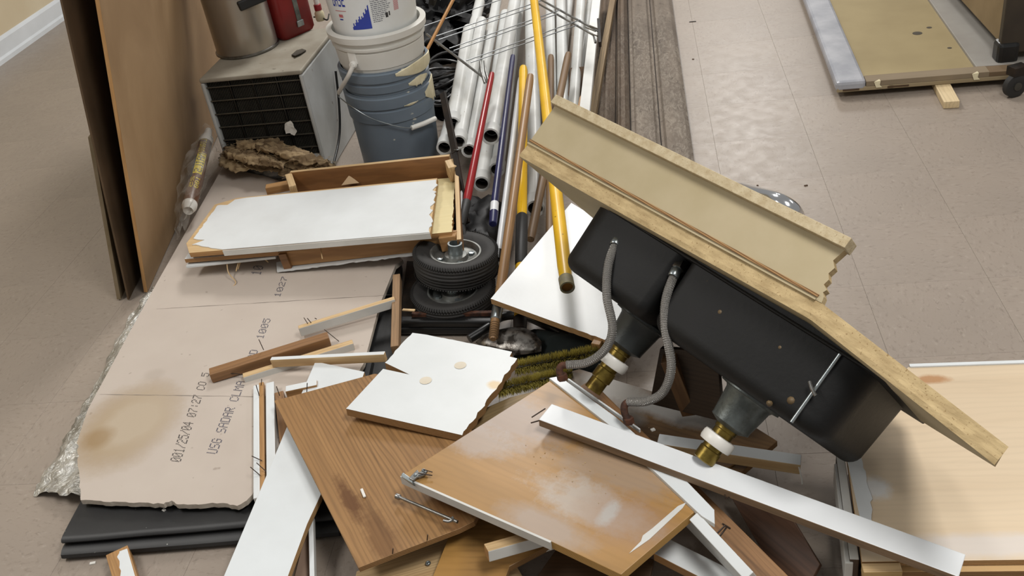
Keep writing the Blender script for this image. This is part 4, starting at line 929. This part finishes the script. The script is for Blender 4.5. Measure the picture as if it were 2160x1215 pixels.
L0, L1 = cd_.p(846, 1004), cd_.p(1162, 1143); dn_ = nrm(np.cross(L1-L0, cd_.n))
v, f, mm = prism([L0-dn_*.002+cd_.n*.0004, L1-dn_*.002+cd_.n*.0004, L1+dn_*.0025+cd_.n*.0004, L0+dn_*.0025+cd_.n*.0004], cd_.n, .0198)
if (CAM-L0)@dn_ < 0: v, f, mm = prism([L0-dn_*.0025+cd_.n*.0004, L1-dn_*.0025+cd_.n*.0004, L1+dn_*.002+cd_.n*.0004, L0+dn_*.002+cd_.n*.0004], cd_.n, .0198)
obj('painted_edge', v, f, m_greyw, M=cd_.M(), parent=door)
v, f, mm = prism([cd_.p(*q)+cd_.n*.0008 for q in [(1327, 1168), (1336, 1158), (1352, 1142), (1356, 1130), (1376, 1115), (1430, 1068), (1448, 1060), (1440, 1072), (1370, 1138)]], cd_.n, .001)
obj('paint_smear', v, f, m_greyw, M=cd_.M(), parent=door)
hn = Pl([(870, 1008, .193), (905, 994, .193), (890, 988, .193)])
slab('hinge', hn, [(862, 1008), (880, 990), (884, 996), (896, 988), (902, 993), (896, 1001), (880, 1006), (872, 1013)], .004, m_steel, parent=door, bevel=.001)
for x, y in ((893, 992), (876, 1002)): lathe('hinge_screw', hn.p(x, y), [(0, .002), (.003, .0018), (.0042, 0)], m_zinc, z=hn.n, parent=door, seg=10)
slab('hinge_leaf', Pl([(846, 1000, .188), (870, 1016, .188), (868, 1006, .190)]), [(846, 1000), (850, 996), (872, 1012), (870, 1020), (847, 1006)], .012, m_zinc, parent=door)
nails(door, [((882, 998, .196), (912, 1003, .19)), ((893, 990, .197), (912, 996, .195))])
random.seed(3)
g = G()
for i in range(46):
    x, y = 1150+random.gauss(90, 70), 960+random.gauss(10, 28); c = cd_.p(x, y)+cd_.n*.0008; s = random.uniform(.0006, .0016)
    g.add([c+V3(s, 0, 0), c+V3(0, s, 0), c+V3(-s, 0, 0), c+V3(0, -s, 0), c+cd_.n*s], [(0, 1, 4), (1, 2, 4), (2, 3, 4), (3, 0, 4)])
o = g.obj('sawdust', m_pine); tag(o, 'pale sawdust crumbs scattered on the sprayed door', 'sawdust'); o['kind'] = 'stuff'
# pale batten crossing behind
r1 = batten('white_batten', 'white topped batten passing behind the brass drain pipe', (1388, 925, .110), (1690, 970, .090), .030, .026, [m_white, m_pine, m_pine2])
tube('drip', [at(1685, 985, .105), at(1691, 1010, .085), at(1692, 1022, .08)], .0015, m_plastw, parent=r1, seg=6)
# long white plank
wl = thing('white_plank', 'long white painted plank lying topmost across the front right', 'plank', at(1590, 1000, 0))
W0, W1 = at(1150, 868, .217), at(2030, 1193, .150)
bar('plank_body', W0, W1, .052, .018, [whitepaint('plank_paint', 'DDE0E2', 'D3D6D8', .35, .70), wood('dusty_plank_side', '9A7B58', '6F553A', 14, .08, .7), m_white], parent=wl)
nails(wl, [((1122, 880, .222), (1150, 862, .214)), ((1120, 892, .214), (1142, 886, .208)), ((1143, 893, .208), (1150, 885, .212)), ((1530, 1052, .17), (1545, 1046, .165)), ((1528, 1044, .17), (1560, 1040, .168))], .0014)

# ------------------------------------------------------------------ white square board behind the yellow pole
wq = Pl([(1036, 630, .135), (1276, 716, .115), (1205, 430, .165)])
wsq = thing('square_white_board', 'larger square white board under the long yellow pole and sink', 'board', wq.p(1200, 600)*V3(1, 1, 0))
slab('board_body', wq, [(1035, 630), (1205, 428), (1262, 462), (1420, 590), (1290, 700), (1276, 717), (1200, 690)], .017, [m_white2, m_edge], parent=wsq, jag={5: .0015})
bar('brown_rail', wq.p(1297, 655)-wq.n*.002, wq.p(1255, 722)-wq.n*.006, .022, .016, [m_pine2], parent=wsq)
# ------------------------------------------------------------------ plywood cabinet lying at the right
pz = .100
pc_ = Pl([(1815, 1183, pz), (2160, 1178, pz), (1920, 772, pz)])
m_maple = wood('pale_maple_ply', 'D6BE9C', 'CBB08C', 5, .2, .45, rings=True, fine=.10, patches=[(pc_.l(1850, 1030), (.035, .035), 'CFCFCD', .9, 1.6), (pc_.l(2100, 1150), (.25, .035), 'C9C6C6', .6, .8), (pc_.l(1960, 800), (.05, .018), 'A4713F', .8, 1.4)])
cb = thing('plywood_cabinet', 'pale plywood cabinet carcass lying at right under the sink counter', 'cabinet', pc_.p(2000, 1000)*V3(1, 1, 0))
slab('top_panel', pc_, [(1818, 1185), (1785, 955), (1915, 774), (2400, 760), (2520, 1176)], .013, [m_maple, m_edge], parent=cb)
slab('painted_border', pc_, [(1822, 1128), (1783, 955), (1815, 955), (1836, 1040), (1842, 1120)], .0015, [m_white], parent=cb, lift=.0014, jag={2: .003, 3: .004}, bevel=0)
bar('white_edge', pc_.p(1918, 773)+V3(0, 0, .004), pc_.p(2400, 757)+V3(0, 0, .004), .010, .02, [m_white], parent=cb)
bar('left_side', pc_.p(1786, 955)-V3(.012, 0, .006), pc_.p(1818, 1175)-V3(.012, 0, .006), .016, .09, [m_greyw, plain('shaded_side', '5D564D', '453F38', sc=14, rough=.7), m_dbrown], parent=cb)  # side face coloured dark for the shadow it lies in
bar('side_rail', pc_.p(1768, 968)-V3(.0, 0, .012), pc_.p(1792, 1178)-V3(.0, 0, .012), .014, .05, [m_greyw, m_greyw], parent=cb)
bar('front_rail', pc_.p(1820, 1186)-V3(0, .002, .014), pc_.p(2480, 1178)-V3(0, .002, .014), .018, .083, [m_edge, m_edged, m_edged], parent=cb)
bar('far_rail', pc_.p(1925, 785)-V3(0, 0, .014), pc_.p(2400, 772)-V3(0, 0, .014), .018, .083, [m_edge, m_edged], parent=cb)
bar('broken_ply', pc_.p(1818, 1190)-V3(0, .006, .002), pc_.p(1900, 1189)-V3(0, .006, .002), .02, .02, [m_pine, m_edgel], parent=cb)
slab('rear_panel', Pl([(1820, 1180, .012), (2160, 1180, .012), (1900, 850, .012)]), [(1790, 1190), (1780, 1010), (1900, 870), (2350, 850), (2450, 1190)], .01, [m_dbrown], parent=cb)
# ------------------------------------------------------------------ counter with sink, upturned
A = at(1094, 330, .60); B = at(2097, 982, .42); E_ = nrm(B-A); CL = np.linalg.norm(B-A)
hs = nrm(np.cross(E_, V3(0, 0, 1))); hw_ = np.cross(hs, E_)
TH = math.radians(51); Uc = hs*math.cos(TH)+hw_*math.sin(TH); Nc = np.cross(Uc, E_)
if Nc[2] > 0: Nc = -Nc
KS = CL/1.151
def cp(s, u, n): return A+E_*s+Uc*u+Nc*n
SK = CL*.672                                 # the counter has snapped here and kinks
def nb(s): return -.036*min(s/SK, (CL-s)/(CL-SK))
def cq(s, u, n): return cp(s, u, n+nb(s))
def cs_(s, u, n): return cp(s, u, n-.0145-.0145*s/CL)   # the sink, straight
CM = frame(A, E_, np.cross(Nc, E_), Nc)
def cbox(s0, s1, u0, u1, n0, n1):
    v = [cq(s, u, n) for n in (n0, n1) for s, u in ((s0, u0), (s1, u0), (s1, u1), (s0, u1))]
    return v, [(3, 2, 1, 0), (4, 5, 6, 7), (0, 1, 5, 4), (1, 2, 6, 5), (2, 3, 7, 6), (3, 0, 4, 7)]
sk = thing('sink_counter', 'upturned tan particle board counter with black double sink hanging below', 'sink', (cp(CL/2, -.3, 0)*V3(1, 1, 0)))
m_mdf = plain('tan_hardboard_back', 'B0A284', 'A49675', sc=5, rough=.7, bump=.08, bsc=60)
m_chip2 = plain('raw_chip_edge', 'BAA47A', 'A08A63', sc=70, st=(.35, 1, 1), rough=.85, bump=.5, bsc=200, speck=('8E7650', 260, .64))
m_lam = plain('laminate_top', '8C8D90', 'A0A1A4', sc=12, rough=.3)
# counter board: rear edge rough, subdivided and slightly ragged
g = G(); ns = 120
DEP = -.40
for i in range(ns+1):
    s = CL*i/ns; r1 = .0022*noise.noise(Vector((s*30, 0, 1))); r2 = .0022*noise.noise(Vector((s*24, 4, 1)))
    for u, n in ((0+r1, -.001), (.001+r2, -.010), (-.001+r1, -.020), (-.002, -.034), (DEP, -.034), (DEP, 0), (-.012, 0)):
        g.v.append(tuple(cq(s*(CL-.25)/CL if u == DEP else s, u, n)))   # broken off at a slant
k = 7
for i in range(ns):
    for j in range(k): g.f.append((i*k+j, i*k+(j+1) % k, (i+1)*k+(j+1) % k, (i+1)*k+j)); g.m.append({0: 0, 1: 0, 2: 0, 3: 2, 4: 1, 5: 1, 6: 1}[j])
g.f += [tuple(range(k)), tuple(range(ns*k, ns*k+k))]; g.m += [0, 0]
g.obj('counter_board', [m_chip2, m_mdf, m_lam], M=CM, parent=sk)
# backsplash with broken right end, lip along its top
SB = SK
def jagend(s0, n0, n1, u0, u1, k, amp):
    pts = [(0, n0)]; 
    for i in range(k+1): pts.append((s0+amp*(random.random()-.5)*2-.02*i/k*0, n0+(n1-n0)*i/k))
    pts.append((0, n1)); return [cp(s, u1, n) for s, n in pts]
random.seed(12)
pts = [(0.0, -.034), (SB, -.034), (SB-.003, -.045), (SB-.009, -.051), (SB-.006, -.057), (SB-.016, -.063), (SB-.014, -.074), (SB-.021, -.083), (SB-.018, -.096), (SB-.028, -.106), (SB-.022, -.132), (0, -.132)]
v, f, mm = prism([cp(s, -.001, n-.036*s/SK) for s, n in pts], Uc, .019)
obj('backsplash', v, f, [m_mdf, m_chip2, m_lam], fm=mm, M=CM, parent=sk)
v, f = cbox(-.002, SB-.018, -.022, .016, -.150, -.130)
obj('backsplash_lip', v, f, m_chip, M=CM, parent=sk, bevel=.001)
v, f = cbox(0, SB*.985, -.006, .0025, -.044, -.039); obj('scored_line', v, f, m_edged, M=CM, parent=sk)
v, f = cbox(0, SB*.985, -.006, .003, -.036, -.033); obj('scored_line', v, f, m_mdf, M=CM, parent=sk)
# bowls
m_under = plain('black_sound_coating', '090909', '101010', sc=9, rough=.55, bump=.22, bsc=90, spec=.3, speck=('6B6458', 26, .745))
def rrect(s0, s1, u0, u1, n, ra, rb, seg=7):
    out = []
    for cc, cu, a0, rad in ((s1-rb, u1-rb, 0, rb), (s0+ra, u1-ra, 90, ra), (s0+ra, u0+ra, 180, ra), (s1-rb, u0+rb, 270, rb)):
        for i in range(seg):
            a = math.radians(a0+90*i/(seg-1)); out.append(cs_(cc+rad*math.cos(a), cu+rad*math.sin(a), n))
    return out
def bowl(s0, s1, u0, u1, dep, ra, rb):
    loops = [rrect(s0-.002, s1+.002, u0-.002, u1+.002, -.012, ra, rb), rrect(s0, s1, u0, u1, .01, ra, rb), rrect(s0+.004, s1-.004, u0+.004, u1-.004, dep-FL, ra, rb)]
    for i in range(1, 7):
        a = math.radians(15*i); o = .004+FL*.8*(1-math.cos(a)); loops.append(rrect(s0+o, s1-o, u0+o, u1-o, dep-FL+FL*math.sin(a), ra*(1-.3*i/6), rb*(1-.3*i/6)))
    v = [p for l in loops for p in l]; n = len(loops[0])
    f = [(r*n+i, r*n+(i+1) % n, (r+1)*n+(i+1) % n, (r+1)*n+i) for r in range(len(loops)-1) for i in range(n)]+[tuple(range((len(loops)-1)*n, len(loops)*n))]
    o = obj('sink_bowl', v, f, m_under, M=CM, parent=sk, smooth=True); return o
BD = .148
S0, S1, S2, S3 = .185*KS+.010, .528*KS-.060, .540*KS-.060, .975*KS-.070
U1, U0 = -.052, -.345
FL = .032
bw1 = bowl(S0, S1, U0, U1, BD, .055, .022); bw2 = bowl(S2, S3, U0, U1, BD, .022, .055)
v, f = cbox(S0-.03, S3+.03, U0-.02, U1+.012, 0, .006); v = [cs_(s, u, n) for n in (0, .006) for s, u in ((S0-.012, U0-.02), (S3+.03, U0-.02), (S3+.03, U1+.012), (S0-.012, U1+.012))]; obj('sink_rim', v, f, m_under, M=CM, parent=sk, bevel=.004)
m_cup = plain('dark_drain_cup', '3D4140', '2C2F2F', sc=14, rough=.45, metal=.3, bump=.2); m_cupg = plain('scuffed_drain_cup', '6F7573', '4B504E', sc=30, rough=.4, metal=.5, bump=.3)
def drain(s, u, mc, lab, tl):
    o = cs_(s, u, BD-.003)
    d = lathe('drain', o, [(.055, -.004), (.062, 0), (.062, .006), (.050, .008), (.047, .012), (.040, .062), (.040, .068), (.022, .076), (.0, .076)], mc, z=Nc, parent=sk, seg=40, lab=lab)
    lathe('tailpiece', o, [(.0, .07), (.0205, .07), (.0225, .074), (.0225, .082), (.0205, .084), (.0195, .125), (.0215, .127), (.0215, .150), (.0185, .152), (.0185, tl), (.016, tl), (.016, .14)], m_brass, z=Nc, parent=d, seg=28)
    v, f = lathe_g(o, [(.0215, .095), (.031, .096), (.033, .101), (.033, .112), (.031, .117), (.0215, .118)], Nc, 28); x = E_; obj('slip_nut', v, f, m_plastw, M=frame(o, E_, np.cross(Nc, E_), Nc), parent=d, smooth=True)
    return d
drain(.395*KS, -.18, m_cup, 'dark drain of the left bowl', .178); drain(.735*KS-.037, -.17, m_cupg, 'scuffed grey drain of the right bowl', .140)
for s, n, r in ((.66, .055, .006), (.80, .050, .005), (.875, .115, .006), (.845, .14, .004), (.60, .02, .004)):
    lathe('clip', cs_(s*KS-.06, U1-.006, n), [(r*1.4, -.003), (r*1.2, .002), (r*.5, .005), (0, .006)], plain('brown_clip', '6B583C', '4A3B26', rough=.6) if s == .66 else bpy.data.materials['brown_clip'], z=Uc, parent=sk, seg=8)
q0, q1 = cs_(.905*KS-.065, U1+.004, .004), cs_(.905*KS-.065, U1-.004, .145)
tube('clip_rod', [q0, q1], .0035, m_zinc, parent=sk, seg=10); tube('rod_loop', spline([cs_(.893*KS-.065, U1+.010, .072), cs_(.905*KS-.065, U1+.012, .080), cs_(.917*KS-.065, U1+.010, .086)], 4), .003, m_steel, parent=sk, seg=8)
# supply hoses: shanks near the rear edge, then hanging under gravity to the heap
m_braid = NT('braided_steel')
wv1 = m_braid.n('TexWave', Scale=240.0, Distortion=0.0); wv1.bands_direction = 'X'; m_braid.l(m_braid.map((1, 1, 1)), wv1.inputs['Vector'])
m_braid.bump(wv1.outputs['Fac'], .9, .003)
m_braid = m_braid.done(m_braid.mix(wv1.outputs['Fac'], srgb('6B6763'), srgb('D2CFC9')), .35, .35)
def hose(path, r=.0085):
    pts = spline(path, 10); L = 0
    h_ = tube('supply_hose', pts, r, m_braid, seg=16, parent=sk)
    # braid ribs as real rings
    g = G(); P = np.array(pts); d = np.linalg.norm(np.diff(P, axis=0), axis=1); cum = np.r_[0, np.cumsum(d)]
    n = int(cum[-1]/.0042)
    for i in range(n):
        t = cum[-1]*(i+.5)/n; j = min(np.searchsorted(cum, t)-1, len(d)-1); j = max(j, 0)
        p = P[j]+(P[j+1]-P[j])*((t-cum[j])/d[j]); v, f = lathe_g(p, [(r*.98, -.0016), (r*1.07, 0), (r*.98, .0016)], P[j+1]-P[j], 12); g.add(v, f)
    g.obj('braid', m_braid, parent=h_, smooth=True)['kind'] = 'stuff'
    return h_, pts
def ferr(parent, a, b, prof, m, name): lathe(name, a, prof(np.linalg.norm(b-a)), m, z=b-a, parent=parent, seg=16)
dz = lambda x, y, p: onp(x, y, p, FW)          # keep the depth of point p
def hang(a, pts):                              # pixel path with its own depth per point (metres from camera plane)
    return [CAM+ray(x, y)/(ray(x, y)@FW)*dd for x, y, dd in pts]
def depth(p): return float((p-CAM)@FW)
N1 = cp(.205*KS, -.028, .02); N2 = cp(.385*KS, -.028, .02)
D1, D2 = depth(N1), depth(N2)
h1, p1 = hose(hang(N1, [(1300, 510, D1-.03), (1283, 560, D1-.05), (1280, 625, D1-.06), (1292, 690, D1-.05), (1278, 735, D1-.03), (1240, 764, D1-.01), (1195, 770, D1+.0)]))
h2, p2 = hose(hang(N2, [(1424, 575, D2-.02), (1405, 630, D2-.03), (1403, 690, D2-.04), (1416, 770, D2-.03), (1400, 825, D2+.0), (1365, 846, D2+.03), (1325, 848, D2+.06)]))
for h_, p_, pr in ((h1, p1, [(1316, 478, D1+.0), (1308, 492, D1-.015)]), (h2, p2, [(1442, 542, D2+.0), (1432, 560, D2-.01)])):
    a, b = hang(None, pr); L = np.linalg.norm(p_[0]-a)
    lathe('hose_ferrule', p_[0], [(.0088, -.012), (.0105, -.010), (.0105, .006), (.0090, .010), (.0075, .028)], m_zinc, z=a-p_[0], parent=h_, seg=16)
    lathe('hose_nut', b, [(.008, -.012), (.0135, -.010), (.0135, .010), (.010, .014), (.0085, .02), (.0085, .035)], m_steel, z=a-b, parent=h_, seg=6)
for h_, p_, tail in ((h1, p1, [(1195, 770), (1184, 772), (1180, 783), (1186, 796)]), (h2, p2, [(1325, 848), (1317, 856), (1318, 872), (1326, 888)])):
    dd = depth(p_[-1]); tube('bent_end', spline(hang(None, [(x, y, dd) for x, y in tail]), 5), .0075, m_rust, seg=10, parent=h_)
    e = hang(None, [(tail[-1][0], tail[-1][1], dd)])[0]; lathe('end_nut', e, [(.006, -.008), (.011, -.007), (.011, .005), (.006, .007)], m_rust, z=V3(.1, -.2, -1), parent=h_, seg=6)
# chrome spout on the far, top side
T0 = cp(0, 0, -.22)
sp_ = [onp(x, y, T0+Nc*k, Nc) for x, y, k in ((1550, 405, 0), (1612, 419, 0), (1652, 434, 0), (1676, 458, 0), (1679, 500, 0), (1674, 535, 0))]
sp_ = [cp(.45*KS, -.10, -.05), cp(.45*KS, -.10, -.13)]+sp_
tube('chrome_spout', spline(sp_, 8), .0205, m_chrome, seg=18, parent=sk)
a, b = sp_[-2], sp_[-1]; lathe('aerator', a, [(.0205, -.004), (.0225, -.003), (.0225, .016), (.0205, .018)], m_chrome, z=b-a, parent=sk, seg=24)
lathe('spout_base', cp(.45*KS, -.10, -.034), [(.028, 0), (.028, -.01), (.018, -.03), (.016, -.10), (0, -.10)], m_chrome, z=Nc, parent=sk, seg=28)

# ------------------------------------------------------------------ laminate counter piece on the floor, top right
tz0 = .062
tp2 = Pl([(1766, 176, tz0), (2140, 146, tz0), (1681, 0, tz0)])
m_marb = plain('grey_marble_laminate', 'A8A9AE', '8D8F96', sc=9, rough=.35, bump=.04)
m_und = plain('counter_underside', '97876A', '8C7C5F', sc=4, rough=.7, speck=('6B5D45', 9, .72))
lc = thing('laminate_counter', 'upturned laminate counter piece with grey marbled edge on the floor', 'counter', tp2.p(1900, 60)*V3(1, 1, 0))
far = lambda x, y, k: tuple()
eV = V3(0, 1, 0)
ca_, cb_ = tp2.p(1766, 176), tp2.p(2140, 146)
X0, Y0 = ca_[0], ca_[1]; Xw = (cb_-ca_); Xw[2] = 0; Wd = np.linalg.norm(Xw)+.10; xw = nrm(Xw); yw = V3(-xw[1], xw[0], 0)
def lcb(nm, a0, a1, b0, b1, c0, c1, m, bv=.002):
    v = [V3(X0, Y0, 0)+xw*a+yw*b+V3(0, 0, c) for c in (c0, c1) for a, b in ((a0, b0), (a1, b0), (a1, b1), (a0, b1))]
    return obj(nm, v, [(3, 2, 1, 0), (4, 5, 6, 7), (0, 1, 5, 4), (1, 2, 6, 5), (2, 3, 7, 6), (3, 0, 4, 7)], m, M=frame(V3(X0, Y0, 0), xw, yw, V3(0, 0, 1)), parent=lc, bevel=bv)
ZB = .026; DEPc = 1.5
lcb('counter_sheet', .0, Wd, 0, DEPc, ZB, ZB+.016, m_und, .003)
lcb('marbled_edge', -.004, .098, -.001, DEPc, ZB+.001, .066, m_marb, .012)
lcb('front_strip', .098, .50, 0, .055, ZB+.016, .060, plain('greyish_batten', '877862', '776852', sc=9, st=(.2, 1, 1), rough=.75), .001)
lcb('right_strip', .47, Wd, .055, DEPc, ZB+.016, .060, plain('grey_backing', '95918A', '86817A', sc=5, rough=.6), .002)
lcb('right_strip_end', .50, Wd, 0, .055, ZB+.016, .058, plain('brown_batten', '6E5A41', '5C4A34', rough=.75), .001)
lcb('inner_board', .098, .47, .055, DEPc, ZB+.016, ZB+.024, plain('inner_underside', '9C8C66', '92825D', sc=4, rough=.7, speck=('5E5340', 7, .74)), .001)
for a in (.135, .455):
    v = [V3(X0, Y0, 0)+xw*(a+dx_)+yw*dy_+V3(0, 0, dz_) for dx_, dy_, dz_ in ((-.012, -.003, .058), (.010, -.003, .060), (.006, .004, .064), (.008, -.003, .045), (.016, -.004, .036), (-.004, -.004, .036))]
    obj('glue_drip', v, [(0, 1, 2), (0, 1, 3, 4, 5)], m_cream, parent=lc)
for a0, a1 in ((.02, .075), (.17, .24)): lcb('edge_slot', a0, a1, -.0025, .002, ZB+.006, ZB+.011, m_dbrown, 0)
for x, y, r in ((1935, 70, .018), (2003, 101, .008), (1960, 58, .010)):
    P = at(x, y, ZB+.0245); lathe('dark_knot', P, [(0, .0002), (r, 0)], plain('dark_spot', '4F483C', '3E382F', rough=.8) if r == .018 else bpy.data.materials['dark_spot'], parent=lc, seg=18)
tag(bar('wood_block', at(1978, 158, .026), at(2008, 214, .026), .050, .025, [wood('fresh_pine', 'DCC394', 'CFB27E', 10, .1, .6)]), 'small fresh pine block holding up the laminate counter', 'block')
# dark cart at the far right
ct_ = thing('dark_cart', 'dark cart on casters at the upper right corner', 'cart', at(2140, 208, 0))
c0 = at(2112, 88, .13)
def cbx(nm, a0, a1, b0, b1, c0_, c1_, m, bv=.004):
    v = [V3(c0[0], c0[1], 0)+V3(a, b, c) for c in (c0_, c1_) for a, b in ((a0, b0), (a1, b0), (a1, b1), (a0, b1))]
    return obj(nm, v, [(3, 2, 1, 0), (4, 5, 6, 7), (0, 1, 5, 4), (1, 2, 6, 5), (2, 3, 7, 6), (3, 0, 4, 7)], m, parent=ct_, bevel=bv)
cbx('cart_body', 0, .6, .02, .9, .12, .85, plain('tan_cart_side', '8A7656', '7B6849', rough=.6))
cbx('front_panel', -.004, .6, -.012, .02, .09, .85, plain('dark_cart_front', '3A3126', '2D261D', rough=.5))
cbx('corner_bumper', -.012, .06, -.02, .05, .05, .13, m_blackp, .015)
wc = at(2141, 180, .04)
def caster(c):
    k = lathe('caster', c, [(0, -.012), (.012, -.014), (.032, -.013), (.040, -.010), (.040, .010), (.032, .013), (.012, .014), (0, .012)], m_tyre, z=nrm(V3(.35, -1, 0)), parent=ct_, seg=32)
    lathe('caster_hub', c, [(.014, .013), (.014, .017), (.005, .018), (0, .018)], m_fin, z=nrm(V3(.35, -1, 0)), parent=k, seg=20)
    v, f, mm, M = box_g(c+V3(-.02, .0, .065), c+V3(.03, .02, .065), .04, .03); obj('caster_fork', v, f, m_iron, M=M, parent=k)
caster(wc); caster(wc+V3(.5, .75, 0))
# ------------------------------------------------------------------ crumbs on the floor and mat
chips = [(1461, 45, .0, 'dark curled scrap on the floor beyond the planks', .03, .004, m_iron), (1700, 390, 0, 'dark crumb on the floor behind the chrome spout', .010, .006, m_dbrown), (1598, 390, 0, 'tiny dark crumb on the floor beside the spout', .005, .004, m_dbrown), (1462, 124, 0, 'small dark crumb right of the weathered planks', .008, .006, m_dbrown),
         (195, 1187, 0, 'white chip on the floor in front of the rubber mat', .012, .006, m_plastw), (450, 1097, .04, 'white splinter lying on the rubber mat', .014, .006, m_plastw), (277, 1103, .04, 'white crumb on the left part of the rubber mat', .008, .007, m_plastw), (500, 973, .059, 'dark crumb on the drywall near its right edge', .012, .008, m_dbrown),
         (466, 686, .061, 'white crumb on the drywall near its middle', .007, .006, m_plastw), (345, 1075, .045, 'white speck on the mat at the drywall edge', .007, .006, m_plastw), (862, 653, .075, 'pale curl of wood on the wheel plate', .035, .008, m_pine), (1377, 905, .135, 'pale crumb on the sprayed panel by the hose end', .008, .008, m_plastw)]
for x, y, z, lab, L, wd, m in chips:
    p = at(x, y, z+.003); a = random.uniform(-.6, .6); d = V3(math.cos(a), math.sin(a), 0)*L/2
    tag(bar('debris_chip', p-d, p+d, wd, .003, m, bevel=0, roll=random.uniform(-15, 15)), lab, 'debris')
